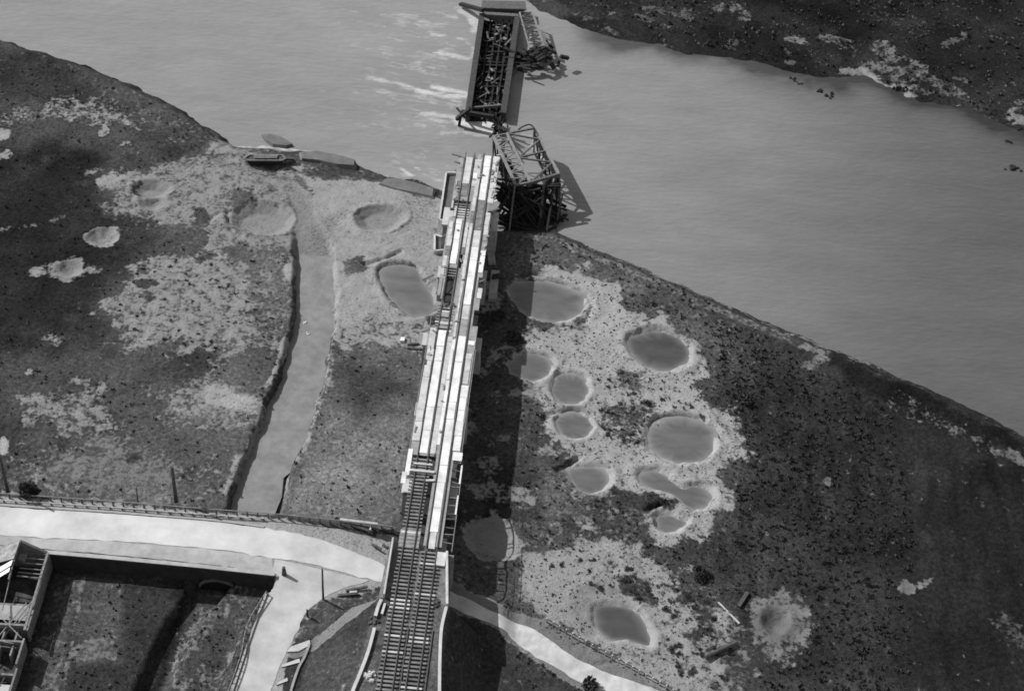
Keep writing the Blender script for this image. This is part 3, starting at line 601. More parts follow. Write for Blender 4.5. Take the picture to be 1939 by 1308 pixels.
# ------------------------------------------------------------------ RAILWAY BRIDGE
br = thing('railway_bridge', 'long pale decked double track railway bridge ending broken at the river', 'railway bridge', B(bs(640), 0, ZD-1))
sN, sS = bs(288), bs(1040)
for o in (-2.22, -.78, .78, 2.22):
    e = {-2.22: bs(296), -.78: bs(290), .78: bs(284), 2.22: bs(288)}[o]
    b = MB(); b.beam(B(sS-.6, o, ZD-1.25), B(e, o, ZD-1.25), .1, 1.3)
    b.beam(B(sS-.6, o, ZD-.58), B(e, o, ZD-.58), .4, .06); b.beam(B(sS-.6, o, ZD-1.93), B(e, o, ZD-1.93), .4, .06)
    b.build('girder', mSteel, br)
s = sS; k = 0
while s < sN:
    b = MB()
    b.beam(B(s, -3.4 if k % 2 else -2.2, ZD-1.0), B(s, 3.5, ZD-1.0), .16, .5)
    b.beam(B(s, -2.1, ZD-1.7), B(min(sN, s+3), -.9, ZD-1.7), .12, .1); b.beam(B(s, 2.1, ZD-1.7), B(min(sN, s+3), .9, ZD-1.7), .12, .1)
    b.build('cross_beam', mSteel, br); s += 3.4; k += 1
def slab(y0, y1, o0, o1, z, m, name, th=.06, px=True, skew=0):
    a, c = (bs(y0), bs(y1)) if px else (y0, y1)
    b = MB(); p = [B(a, o0, z), B(a, o1, z), B(c, o1+skew, z), B(c, o0+skew, z)]
    b.prism([q[:2] for q in p], z-th, z); return b.build(name, m, br)
Zs = ZD-.20
# grey under-deck (with openings)
for y0, y1, o0, o1 in ((862, 628, -3.35, -.55), (508, 412, -3.3, -.2), (380, 300, -3.3, -.2),
                       (1030, 296, .35, 2.75), (862, 480, -.55, .35), (478, 290, -.2, .35), (862, 655, 2.75, 3.55), (582, 560, 2.75, 3.4), (520, 398, 2.75, 3.3), (382, 292, 2.75, 3.5), (655, 612, 2.75, 3.6), (560, 520, -3.2, -2.7), (1036, 1003, -2.9, -.2)):
    slab(y0, y1, o0+.001*y0/100, o1, Zs-.0, mGrey, 'deck_plate', .08)
mWorn = mat('worn_board', .16, var=.5, scale=1.2)
# long planks (bright)
R = random.Random(11)
def boards(y0, y1, o0, o1, m, zz=.05, seg=4.2, gap=.06, name='deck_board', jit=.05):
    a, c = bs(y0), bs(y1)
    while a < c-.2:
        l = min(seg*R.uniform(.7, 1.3), c-a); j0 = R.uniform(-jit, jit); j1 = R.uniform(-jit, jit)
        if not (a > bs(620) and m is not mWhite and R.random() < .14): slab(a, a+l-gap, o0+j0, o1+j1, Zs+zz+R.uniform(0, .05), (m if a < bs(640) or R.random() < .6 else R.choice((mPale, mGrey, mWorn))), name, .05, px=False); a += l
boards(1035, 1003, 1.05, 1.85, mPale, jit=.03); boards(1003, 292, .93, 2.05, mWhite)
boards(858, 626, -2.08, -.93, mWhite)
boards(500, 415, -2.05, -1.1, mWhite, seg=3); boards(372, 298, -2.05, -1.0, mPale)
boards(858, 636, -.62, .1, mPale); boards(840, 640, .12, .6, mWhite, seg=6)
boards(478, 420, -.5, .0, mPale, seg=2); boards(352, 300, -.5, .5, mPale, seg=1.6); boards(345, 318, -.45, .2, mWhite, seg=1.5)
boards(836, 622, -3.3, -2.38, mPale, seg=3, jit=.08); boards(505, 420, -3.1, -2.4, mPale, seg=2.2, jit=.12); boards(380, 300, -3.1, -2.45, mGrey, zz=.06, seg=3)
boards(848, 724, 2.4, 3.4, mWhite, seg=3); boards(722, 664, 2.5, 3.3, mPale, seg=2.6); boards(512, 470, 2.5, 3.2, mWhite, seg=1.9); boards(452, 398, 2.5, 3.2, mPale, seg=1.6); boards(380, 292, 2.4, 3.4, mPale, seg=3)
boards(648, 640, 2.5, 3.5, mWhite, seg=2)
boards(520, 300, .1, .62, mPale, seg=4); boards(636, 480, .15, .55, mPale, seg=3, jit=.08)
boards(902, 852, -3.55, -2.95, mWhite, seg=9); boards(918, 896, -3.95, -3.3, mWhite, seg=9)
boards(866, 850, 2.6, 3.9, mWhite, seg=5)
# left opening: broken planks and small pieces of decking
boards(622, 604, -2.3, -.8, mPale, seg=.9, gap=.35, jit=.15); boards(600, 588, -2.2, -.9, mGrey, seg=1)
boards(566, 512, -2.62, -2.38, mPale, zz=.0, seg=9); boards(560, 512, -.72, -.45, mGrey, zz=.0, seg=9)
boards(410, 392, -2.6, -2.3, mPale, seg=9)
boards(560, 540, 2.8, 3.5, mPale, seg=1.4, jit=.1)
# side walkway outriggers on the right
for y in (868, 882, 904, 914, 934, 950, 966, 975, 990, 1004, 1018):
    b = MB(); s_ = bs(y); b.beam(B(s_, 2.2, ZD-.45), B(s_+R.uniform(-.3, .3), 4.1, ZD-.5), .12, .18); b.build('walkway_bracket', mSteelL if y % 3 else mSteel, br)
for y0, y1, o, m in ((908, 873, 4.0, mWhite), (966, 930, 4.0, mWhite), (1036, 966, 4.15, mSteelL), (930, 908, 4.1, mSteelL), (870, 655, 3.72, mSteelL), (868, 600, -3.5, mSteelL)):
    b = MB(); b.beam(B(bs(y0), o, ZD-.3), B(bs(y1), o, ZD-.3), .22 if m is mWhite else .1, .15); b.build('edge_beam', m, br)
b = MB()
for i in range(8): b.beam(B(bs(860)+i*.5, -2.7, ZD-.35), B(bs(860)+i*.5, .2, ZD-.35+R.uniform(-.1, .1)), .18, .16)
b.build('cross_timbers', mSleep, br)
b = MB(); b.beam(B(bs(893), -3, ZD-.05), B(bs(893), .4, ZD-.05), .35, .2); b.beam(B(bs(910), -.6, ZD-.05), B(bs(908), .6, ZD-.05), .3, .2); b.beam(B(bs(880), -2.6, ZD-.05), B(bs(880), 0, ZD-.05), .25, .2); b.build('tie_beam', mPale, br)
# outrigger junk on both sides near the opening
for (x0, y0, x1, y1) in ((800, 530, 822, 520), (800, 628, 816, 622), (856, 292, 872, 296), (861, 306, 874, 311), (862, 322, 872, 330), (836, 450, 852, 440), (905, 535, 918, 530), (890, 555, 908, 562), (930, 400, 945, 395)):
    b = MB(); b.beam(P(x0, y0, ZD-.4), P(x1, y1, ZD-.3), .25, .15); b.build('bent_bracket', mSteel, br)
rj = random.Random(61)
for i in range(46):
    y = rj.choice((rj.uniform(375, 625), rj.uniform(290, 380), rj.uniform(600, 870))); s_ = bs(y); o = rj.choice((rj.uniform(-3.3, -2.4), rj.uniform(-.6, .6), rj.uniform(2.4, 3.5), rj.uniform(-2, -.9) if 375 < y < 625 else 3)); a = rj.uniform(-.5, .5)+rj.choice((0, 1.57)); l = rj.uniform(.4, 1.5)
    b = MB(); b.beam(B(s_, o, ZD-.02), B(s_+math.cos(a)*l, o+math.sin(a)*l*.6, ZD+rj.uniform(-.04, .1)), rj.uniform(.12, .35), .07); b.build('broken_board', rj.choice((mPale, mWorn, mSleep, mWood, mGrey)), br)
# piers below
def pier(y, label, w=7.2, th=2.2, base=-3.5, m=None, top=ZD-2.0):
    s_ = bs(y); t = thing('bridge_pier', label, 'bridge pier', B(s_, 0, 0))
    b = MB(); lo = [B(s_-th/2-.3, -w/2-.3, 0)[:2], B(s_-th/2-.3, w/2+.3, 0)[:2], B(s_+th/2+.3, w/2+.3, 0)[:2], B(s_+th/2+.3, -w/2-.3, 0)[:2]]
    hi = [B(s_-th/2, -w/2, 0)[:2], B(s_-th/2, w/2, 0)[:2], B(s_+th/2, w/2, 0)[:2], B(s_+th/2, -w/2, 0)[:2]]
    b.prism(lo, base, top-.4, hi); b.build('shaft', m or mStone, t)
    b = MB(); c = [B(s_-th/2-.2, -w/2-.2, 0)[:2], B(s_-th/2-.2, w/2+.2, 0)[:2], B(s_+th/2+.2, w/2+.2, 0)[:2], B(s_+th/2+.2, -w/2-.2, 0)[:2]]
    b.prism(c, top-.397, top); b.build('cap', mConc, t)
pier(905, 'masonry bridge pier under the deck beside the two white edge planks'); pier(760, 'masonry bridge pier hidden beneath the white planked middle of the deck')
pier(628, 'masonry bridge pier below the opening in the left track', w=8.4); pier(500, 'masonry bridge pier below the deck beside the large pond'); pier(395, 'broad masonry bridge pier at the edge of the river beach', w=8.5, th=4)
# abutment at the south end of the open deck, with the road underbridge
ab = thing('bridge_abutment', 'stone road underpass carrying the railway over the white road', 'abutment', B(bs(1085), 0, 1))
b = MB(); s0, s1 = bs(1131), bs(1040)
b.prism([B(s0-.3, -4.3, 0)[:2], B(s0-.3, 4.6, 0)[:2], B(s0+.9, 4.6, 0)[:2], B(s0+.9, -4.3, 0)[:2]], -1, ZD-1.2); b.build('abutment_wall', mStone, ab)
b = MB(); b.prism([B(s1-1.2, -4.1, 0)[:2], B(s1-1.2, 4.5, 0)[:2], B(s1, 4.5, 0)[:2], B(s1, -4.1, 0)[:2]], -1, ZD-1.2); b.build('abutment_wall', mStone, ab)
b = MB(); b.prism([B(s0-.3, -4.3, 0)[:2], B(s0-.3, 4.6, 0)[:2], B(s1, 4.5, 0)[:2], B(s1, -4.1, 0)[:2]], ZD-1.197, ZD-.45); b.build('span_slab', mat('ballast', .13, var=.5, scale=1.2, bump=.8, fine=5), ab)
b = MB(); p = so_(744, 1021); q = so_(727, 1128); b.beam(B(p[0], p[1], ZD-.2), B(q[0], q[1], ZD-.2), .22, 1.3); b.build('parapet', mConc, ab)
b = MB(); p = so_(846, 1046); q = so_(848, 1146); b.beam(B(p[0], p[1], ZD-.2), B(q[0], q[1]-.1, ZD-.2), .3, 1.2); b.build('parapet', mPale, ab)
b = MB(); b.beam(B(bs(1040), 2.9, ZD-.2), B(bs(1065), 2.9, ZD-.2), 1.2, .25); b.build('pad', mPale, ab)
# copings of the embankment
def coping(pts, label, wd, h=.7, m=mConc):
    b = MB(); q = smooth(pts, False, 4)
    for a, c in zip(q, q[1:]): b.beam(P(*a, ZD-.3), P(*c, ZD-.3), wd, h)
    tag(b.build('coping_wall', m), label, 'wall')
coping([(709, 1190), (697, 1235), (680, 1280), (664, 1320), (640, 1400)], 'pale coping wall flaring out along the left edge of the rail embankment', .4, .55)
coping([(722, 1137), (716, 1150), (711, 1168)], 'short stub of pale wall between the underpass parapet and the long left coping', .4)
coping([(729, 1143), (723, 1163)], 'short pale kerb block inside the left edge of the embankment', .3, .4, mPale)
coping([(845, 1150), (836, 1190), (833, 1240), (832, 1310), (832, 1400)], 'pale coping wall along the right edge of the rail embankment above deep shadow', .38, .55)
# ------------------------------------------------------------------ TRACKS
def track(o, label, yopen, extra):
    t = thing('railway_track', label, 'railway track', B(bs(1250), o, ZD-.3))
    for k in (-1, 1):
        b = MB(); q = o+k*.72
        b.beam(B(bs(1330), q, ZD-.07), B(bs(290), q, ZD-.07), .09, .15); b.beam(B(bs(1330), q, ZD-.14), B(bs(290), q, ZD-.14), .15, .03); b.build('rail', mRail, t)
    rng = [(bs(1330), bs(yopen))]+[(bs(a), bs(c)) for a, c in extra]
    proto = None; n = 0
    for a, c in rng:
        s_ = a
        while s_ < c and n < 98:
            j = R.uniform(-.06, .06); b = MB(); w2 = R.uniform(1.2, 1.32)
            b.beam(B(s_, o-w2+j, ZD-.26), B(s_+R.uniform(-.03, .03), o+w2+j, ZD-.26), .27, .18)
            so = b.build('sleeper', mSleep if R.random() < .85 else mPale, t); n += 1; s_ += .62
    return t
mSleep = mat('sleeper_wood', .165, var=.6, scale=.5)
track(-1.5, 'left hand railway track with sleepers laid bare up to the planked deck', 866, [(626, 575), (522, 505), (410, 384)])
track(1.5, 'right hand railway track with its rails running beside the white planks', 1036, [])
b = MB()
for o in (.05, 3.1): b.beam(B(bs(1340), o+.05, ZD-.3), B(bs(1185), o, ZD-.3), .1, .15)
tag(b.build('guard_rail', mRail), 'pair of loose guard rails either side of the right hand track at the bottom edge', 'rail')
def ash(x, y, r, label, m=mWood):
    b = MB(); rr = random.Random(int(x)); n = 9
    for i in range(14):
        a = rr.uniform(0, 6.3); d = rr.uniform(0, r*.8); c = P(x, y, ZD-.4)+Vector((math.cos(a)*d, math.sin(a)*d, 0)); h = rr.uniform(.12, .4)*(1-d/r*.5)
        p = [(c.x+math.cos(k*6.28/6+a)*rr.uniform(.18, .45), c.y+math.sin(k*6.28/6+a)*rr.uniform(.18, .45)) for k in range(6)]
        b.prism(p, c.z-.1, c.z+h, [(c.x+(q[0]-c.x)*.5, c.y+(q[1]-c.y)*.5) for q in p])
    return tag(b.build('scrap_heap', m), label, 'rubble heap')
ash(827, 1143, .9, 'small black scrap heap just right of the right hand track above the underpass')
ash(712, 1175, 1.1, 'dark rubble heap in the break of the left embankment coping')
ash(702, 1278, 1.0, 'pale heap of stones left of the tracks near the bottom edge', mConc)
# ------------------------------------------------------------------ COFFERDAMS / caissons beside the bridge
def coffer(pts, zt, label, rim=mConc):
    t = thing('cofferdam', label, 'cofferdam', P(*pts[0], zt)); n = len(pts)
    b = MB()
    for i in range(n):
        a = P(*pts[i], zt); c = P(*pts[(i+1) % n], zt); b.beam(Vector((a.x, a.y, zt-1.8)), Vector((c.x, c.y, zt-1.8)), .3, 3.6)
    b.build('sheet_wall', rim, t)
    b = MB(); b.prism([PX(x, y, zt) for x, y in pts], zt-1.3, zt-.5); b.build('fill', mStoneD, t)
coffer([(845, 326), (866, 326), (851, 424), (832, 414)], .8, 'long dark cofferdam box with a pale rim left of the broken end of the bridge')
coffer([(823, 443), (848, 452), (846, 472), (823, 474)], .5, 'small dark wedge shaped box on the sand left of the bridge deck')
for x0, y0, x1, y1, w_, lb in ((926, 452, 932, 500, 1.1, 'upper pale stone strip on the ground along the right side of the deck'), (938, 515, 932, 570, 1.3, 'lower pale rubble strip on the ground right of the deck')):
    b = MB(); b.beam(P(x0, y0, .25), P(x1, y1, .25), w_, .8); tag(b.build('stone_footing', mStone), lb, 'footing')
b = MB(); b.prism([PX(932, 522, .6), PX(945, 520, .6), PX(944, 528, .6), PX(931, 530, .6)], -.2, .9); tag(b.build('steel_box', mDark), 'small black box on the pale rubble right of the deck', 'box')
# ------------------------------------------------------------------ WRECKED SPANS
def lat(b, A0, A1, B0, B1, n, w, h=None, both=False, vert=True):
    A0, A1, B0, B1 = map(Vector, (A0, A1, B0, B1))
    for i in range(n+1):
        a = A0.lerp(A1, i/n); c = B0.lerp(B1, i/n)
        if vert: b.beam(a, c, w, h)
        if i < n:
            a2 = A0.lerp(A1, (i+1)/n); c2 = B0.lerp(B1, (i+1)/n)
            if both: b.beam(a, c2, w*.8, h); b.beam(a2, c, w*.8, h)
            elif i % 2: b.beam(a2, c, w, h)
            else: b.beam(a, c2, w, h)
wr = thing('wrecked_truss', 'open lattice truss span tipped into the river right of the broken bridge end', 'wrecked truss', P(1000, 330, ZW))
zt = 3.8
A0, A1 = P(934, 258, zt-.4), P(977, 351, zt-.4); B0, B1 = P(960, 253, zt), P(1004, 346, zt); C0, C1 = P(1012, 243, zt-.3), P(1058, 330, zt-.3)
dn = Vector((.25, .5, -5.6))
def bm1(a, c, w, h=None, nm='chord', m=mSteel, par=None): b = MB(); b.beam(a, c, w, h); return b.build(nm, m, par or wr)
bm1(A0, A1, .42, .4, m=mSteelL); bm1(B0, B1, .4, .35, m=mSteelL); bm1(C0, C1, .4, .5, m=mSteelL)
bm1(A0+dn, A1+dn, .35); bm1(B0+dn, B1+dn, .35, m=mDark); bm1(C0+dn, C1+dn, .4, m=mDark)
b = MB(); lat(b, A0, A1, B0, B1, 8, .16, .16); b.build('lateral_bracing', mSteelL, wr)
b = MB()
for i in range(5):
    a = B0.lerp(B1, i/4); c = C0.lerp(C1, i/4); b.beam(a, c, .3, .3) if i in (0, 2, 4) else 0
for i, j in ((1, 2), (1, 0), (3, 2), (3, 4)): b.beam(C0.lerp(C1, i/4), B0.lerp(B1, j/4), .26, .26)
b.build('top_bracing', mSteel, wr)
b = MB(); lat(b, C0, C1, C0+dn, C1+dn, 4, .22, .3); b.build('side_web', mDark, wr)
b = MB(); lat(b, A0, A1, A0+dn, A1+dn, 5, .22, .3); b.build('side_web', mDark, wr)
b = MB(); lat(b, A0+dn*.9, A1+dn*.9, B0+dn*.9, B1+dn*.9, 9, .35, .3, both=True); b.build('floor_beams', mDark, wr)
off = Vector((-.1, 0, -1.0)); b = MB(); b.beam(C0+off, C1+off, .12, 1.7); b.build('side_plate', mDark, wr)
# near portal frame
b = MB(); D = P(1060, 402, -1.7); E = P(1003, 418, -1.9)
b.beam(B1, C1, .4, .5); b.beam(C1, D, .5, .5, up=(0, 1, 0)); b.beam(D, E, .5, .5); b.beam(P(1046, 333, zt), P(1043, 398, -1), .2, .2); b.beam(A1, B1, .35, .4)
b.beam(P(975, 351, zt-.4), P(964, 440, -1.4), .3, .3, up=(0, 1, 0)); b.build('portal_frame', mSteel, wr)
b = MB(); rr = random.Random(4)
hub = [P(960, 350, 3), P(1000, 352, 3), P(1045, 345, 3), P(1056, 400, -1), P(1050, 436, ZW), P(1010, 440, ZW), P(965, 438, ZW), P(955, 400, 0)]
for i in range(95):
    a = rr.choice(hub)+Vector((rr.uniform(-2, 2), rr.uniform(-2.5, 1.5), rr.uniform(-1.5, .3))); c = rr.choice(hub)+Vector((rr.uniform(-2, 2), rr.uniform(-2.5, 1.5), rr.uniform(-1.5, .3)))
    b.beam(a, c, rr.uniform(.15, .45), rr.uniform(.15, .6))
b.build('tangled_beams', mDark, wr)
b = MB(); b.prism([PX(965, 362, .4), PX(1000, 352, .4), PX(1020, 375, .4), PX(1052, 408, .4), PX(1054, 432, .4), PX(1000, 436, .4), PX(962, 425, .4)], -2.6, -1.5); b.build('crushed_deck', mDark, wr)
b = MB(); ar = smooth([(981, 246, 2.5), (990, 240, 3.2), (1002, 236, 3.6), (1010, 241, 3.8), (1014, 252, 4.2)], False, 5)
for a, c in zip(ar, ar[1:]): b.beam(P(*a), P(*c), .18, .18)
b.build('bent_bar', mDark, wr)
# tangled knot where the two wrecks meet
b = MB(); rr = random.Random(8)
for i in range(40):
    a = P(rr.uniform(925, 962), rr.uniform(218, 262), rr.uniform(-1.8, 2.5)); c = P(943, 240, -.5)+(a-P(943, 240, -.5))*-.5+Vector((0, 0, rr.uniform(-1, 1))); b.beam(a, c, rr.uniform(.1, .3))
tag(b.build('twisted_girders', mDark), 'knot of twisted girders at the waterline between the two fallen spans', 'wreckage')
# fallen far span
fs = thing('fallen_span', 'long dark plate girder span lying upright in the river beyond the broken end', 'fallen bridge span', P(935, 120, ZW))
zt = -.1
Lf, Ln = P(913, 26, zt), P(886, 214, zt); Rf, Rn = P(980, 30, zt), P(953, 214, zt)
for a, c, nm in ((Lf, Ln, 'girder'), (Rf, Rn, 'girder')):
    b = MB(); b.beam(a, c, 1.05, .16); b.beam(a-Vector((0, 0, 2.4)), c-Vector((0, 0, 2.4)), .35, 4.6)
    for i in range(15):
        p = a.lerp(c, i/14); b.beam(p-Vector((.0, 0, .1)), p-Vector((0, 0, 4.4)), .8, .15, up=(0, 1, 0))
    b.build(nm, mat('girder_top', .045, var=.4, rough=.7), fs)
b = MB(); lo = Vector((0, 0, -1.5))
rr = random.Random(71)
for i in range(15): b.beam(Lf.lerp(Ln, (i+rr.uniform(-.3, .3))/15+.02)+lo, Rf.lerp(Rn, (i+rr.uniform(-.4, .4))/15+.02)+lo+Vector((0, 0, rr.uniform(-.5, .3))), rr.uniform(.2, .5), .4)
b.build('floor_beams', mDark, fs)
b = MB()
for k in (.25, .42, .6, .78): b.beam(Lf.lerp(Rf, k)+lo*.8, Ln.lerp(Rn, k)+lo*1.05, .25, .4)
b.build('stringers', mDark, fs)
b = MB(); b.prism([q[:2] for q in (Lf, Rf, Rn, Ln)], -2.3, -1.95); b.build('bed_plate', mDark, fs)
mBeam = mat('beam_mid', .09, var=.6); rr = random.Random(9)
for i in range(70):
    k = rr.random(); j = rr.uniform(.08, .92); p = Lf.lerp(Ln, k).lerp(Rf.lerp(Rn, k), j)+Vector((0, 0, rr.uniform(-1.9, -.6)))
    b = MB(); b.beam(p, p+Vector((rr.uniform(-2, 2), rr.uniform(-2.4, 2.4), rr.uniform(-.5, .5))), rr.uniform(.1, .35), rr.uniform(.08, .2)); b.build('loose_beam', mBeam, fs)

rr = random.Random(19)
for i in range(16):
    k = rr.choice((.1, .2, .3, .55, .62, .78, .86, .9))+rr.uniform(-.03, .03); j = rr.uniform(.12, .85); p = Lf.lerp(Ln, k).lerp(Rf.lerp(Rn, k), j)+Vector((0, 0, -.9))
    b = MB(); b.beam(p, p+Vector((rr.uniform(-.6, .6), rr.uniform(-.9, .9), 0)), rr.uniform(.3, .8), .1); b.build('torn_plate', mSteelL, fs)
b = MB(); b.beam(Lf+Vector((.3, 0, -.1)), Rf+Vector((.2, 0, -.1)), .9, .5); b.build('portal_beam', mSteel, fs); b = MB(); b.beam(Lf.lerp(Ln, .93)+lo*.4, Rf.lerp(Rn, .9)+lo*.4, .35, .4); b.build('portal_beam', mSteel, fs)
b = MB(); b.beam(P(864, 226, -.6), P(890, 206, 1.8), .8, .5); b.beam(P(874, 212, -.2), P(935, 222, .6), .6, .7); b.beam(P(865, 205, -1), P(880, 222, 0), .3); b.beam(P(869, 240, -2.2), P(872, 222, 0), .5); b.beam(P(930, 210, 1), P(945, 240, -1), .5, .4); b.build('torn_end', mDark, fs)
# wall pier under the far end
t = thing('river_pier', 'grey stone pier top at the far end of the fallen span by the top edge', 'bridge pier', P(950, 12, 0))
b = MB(); b.prism([PX(916, 2, .2), PX(992, 4, .2), PX(994, 16, .2), PX(914, 14, .2)], -4, .2); b.build('shaft', mStoneD, t)
b = MB(); b.prism([PX(913, 1, .5), PX(995, 3, .5), PX(997, 18, .5), PX(911, 15, .5)], .203, .5); b.build('cap', mat('pier_cap', .09, var=.3), t)
# second, smaller lattice wreck right of it
w2 = thing('wrecked_lattice', 'pale lattice truss wreck with black crushed end right of the fallen span', 'wrecked truss', P(1010, 70, ZW))
a0, a1 = P(1008, 24, 1.5), P(1030, 88, .8); c0, c1 = P(984, 24, .3), P(1003, 92, -.6)
b = MB(); b.beam(a0, a1, .35, .3); b.build('chord', mSteelL, w2)
b = MB(); b.beam(c0, c1, .25, .3); b.build('chord', mSteelL, w2)
b = MB(); lat(b, a0, a1, c0, c1, 9, .16, .2); b.build('web', mat('web_grey', .08, var=.5), w2)
b = MB(); rr = random.Random(12)
for i in range(40):
    a = P(1026, 102, .2)+Vector((rr.gauss(0, 1.4), rr.gauss(0, 1.7), rr.uniform(-1.4, 1.2))); b.beam(a, a+Vector((rr.uniform(-1.6, 1.6), rr.uniform(-1.6, 1.6), rr.uniform(-1, 1))), rr.uniform(.2, .7))
b.build('crushed_end', mDark, w2)
b = MB(); rr = random.Random(13)
for i in range(30):
    a = P(rr.uniform(974, 1012), rr.uniform(102, 134), rr.uniform(-2, .2)); b.beam(a, a+Vector((rr.uniform(-2.6, 2.6), rr.uniform(-1.5, 1.5), rr.uniform(-.6, .6))), rr.uniform(.2, .7))
b.build('sunken_beams', mDark, w2)
b = MB(); b.beam(P(872, 8, -1.4), P(915, 20, 1.4), .8, .6); tag(b.build('broken_girder', mDark), 'broken dark girder stub pointing left from the far river pier', 'girder')
# ------------------------------------------------------------------ BARGE, GROYNES
t = thing('beached_barge', 'dark steel barge hull stranded on the left shore with pale rim', 'barge', P(500, 312, -1.5))
zb = .8
dk = [(462, 301), (472, 293.5), (534, 294), (541, 300), (534, 304), (470, 304)]
bt = [(472, 310), (478, 304), (530, 304), (534, 311), (524, 316), (482, 316)]
b = MB(); n = 6; top = [P(x, y, zb) for x, y in dk]; bot = [P(x, y-2, -1.7) for x, y in bt]
b.add([*bot, *top], [tuple(range(n)), tuple(range(n, 2*n))]+[(i, (i+1) % n, n+(i+1) % n, n+i) for i in range(n)]); b.build('hull', mMetalB, t)
b = MB()
for i in range(n): b.beam(P(*dk[i], zb+.1), P(*dk[(i+1) % n], zb+.1), .16, .22)
b.build('gunwale', mSteelL, t)
b = MB(); b.prism([PX(x, y, zb) for x, y in ((480, 296), (526, 296), (525, 302), (482, 302))], zb+.01, zb+.3); b.build('hatch', mSteel, t)
b = MB(); b.beam(P(408, 293, -.9), P(462, 302, -.6), .5, .4); b.beam(P(425, 296, -.7), P(465, 299, -.5), .3, .3); b.beam(P(448, 293, -.5), P(462, 297, -.4), .9, .6); tag(b.build('mooring_boom', mWood), 'dark timber boom reaching left from the stranded barge', 'boom')
b = MB(); b.beam(P(538, 305, -.6), P(560, 303, -.6), 1.0, .5); b.beam(P(538, 301, -.2), P(556, 301, -.2), .3, .3); tag(b.build('timber_stack', mWood), 'low dark timber stack at the right end of the barge', 'timber stack')
def groyne(pts, h, label):
    q = W(pts, ZW+.4); cx = sum(p[0] for p in q)/len(q); cy = sum(p[1] for p in q)/len(q)
    b = MB(); b.prism(q, -3, ZW+h, [(cx+(p[0]-cx)*.82, cy+(p[1]-cy)*.6) for p in q]); return tag(b.build('stone_groyne', mGroy), label, 'groyne')
mGroy = mat('groyne_stone', .12, var=.3, scale=.7, bump=.6)
groyne([(491, 250), (510, 248), (535, 255), (560, 277), (545, 283), (515, 279), (498, 264)], .5, 'dark stone groyne tip pointing up left into the river above the barge')
groyne([(560, 288), (600, 284), (640, 293), (682, 308), (680, 326), (640, 323), (600, 312), (562, 308)], 1.1, 'long dark stone groyne running right from the barge along the shore')
groyne([(708, 350), (722, 336), (745, 332), (790, 345), (832, 362), (828, 386), (780, 374), (740, 364)], .9, 'dark stone groyne on the beach just left of the bridge end')
# rocks and snags in the river
rr = random.Random(21)
def rocks(x, y, r, label, n=6, zz=ZW, name='snag', m=mDark, cat='snag'):
    b = MB()
    for i in range(n):
        c = P(x, y, zz)+Vector((rr.gauss(0, r*.5), rr.gauss(0, r*.4), 0)); s_ = r*rr.uniform(.3, .6)
        p = [(c.x+math.cos(k*1.047)*s_*rr.uniform(.6, 1.2), c.y+math.sin(k*1.047)*s_*rr.uniform(.6, 1.2)) for k in range(6)]
        b.prism(p, zz-.3, zz+s_*rr.uniform(.4, .8), [(c.x+(q[0]-c.x)*.45+.05, c.y+(q[1]-c.y)*.45) for q in p])
    return tag(b.build(name, m), label, cat)
rocks(1314, 95, .8, 'left small dark snag just off the far bank'); rocks(1328, 98, .8, 'right small dark snag just off the far bank')
for i, (x, y, r_) in enumerate(((585, 365, .3), (592, 402, .35), (583, 452, .5), (577, 612, .45), (583, 632, .35))):  # white lumps added to imitate sun glints on the canal water
    rocks(x, y, r_, ('smallest white lumps standing for water glints in the canal below the barge', 'white lumps standing for water glints in the canal at its upper bend', 'brightest white lumps standing for water glints in the upper canal', 'upper white lumps standing for water glints in the middle of the canal', 'lower white lumps standing for water glints in the middle of the canal')[i], 6, zz=-1.3, name='glint_lumps', m=mWhite, cat='stones')
rocks(1498, 150, .9, 'round dark snag in the water, left of a pair')
rocks(1512, 158, .7, 'smaller dark snag in the water, right of a pair'); rocks(1552, 172, .9, 'left half of a long low dark snag in the river', 6); rocks(1573, 182, 1.0, 'right half of a long low dark snag in the river', 6)
rocks(1708, 168, 1.1, 'dark stones at the foot of the pale outfall on the far bank', 7, zz=-1.6, cat='stones', name='stones'); rocks(1908, 268, .8, 'small dark snag near the right edge under the far bank'); rocks(1921, 320, 1.3, 'largest dark snag in the river at the right edge', 8); rocks(1936, 244, .9, 'dark stump on the far bank at the right edge', 5, name='stump', cat='stump')
# ------------------------------------------------------------------ POLES, FENCES
def pole(bx, by, tx, ty, z, label, arm=False, r=.13):
    p = P(bx, by, z)
    # height from the picture
    best = 3
    for h in np.arange(1, 12, .1):
        if True:
            d = Vector((p.x, p.y, z+h))-Vector((0, 0, CAMH)); yy_ = 654-FPX*d.dot(_u)/d.dot(_f)
            if yy_ <= ty: best = h; break
    t = thing('utility_pole', label, 'pole', p)
    b = MB(); b.tube(p-Vector((0, 0, .4)), p+Vector((0, 0, best)), r*1.25, r*.8); b.build('shaft', mWood, t)
    if arm: b = MB(); b.beam(p+Vector((-.8, 0, best-.5)), p+Vector((.8, 0, best-.5)), .12, .12); b.build('crossarm', mWood, t)
    return t
pole(612, 1136, 615, 1076, 1.9, 'slim dark pole standing on the edge of the pale road junction')
pole(333, 946, 326, 884, 2.7, 'thick dark pole behind the roadside fence', r=.24)
pole(14, 927, 4, 862, 2.7, 'dark pole at the left edge behind the roadside fence', r=.2)
pole(261, 946, 259, 922, 2.7, 'short thin stake behind the roadside fence', r=.08)
pole(582, 1168, 583, 1154, 2.0, 'stubby dark post on the grass slope below the road junction', r=.14)
pole(538, 1085, 538, 1074, 2.8, 'squat dark bollard at the corner of the road junction', r=.28)
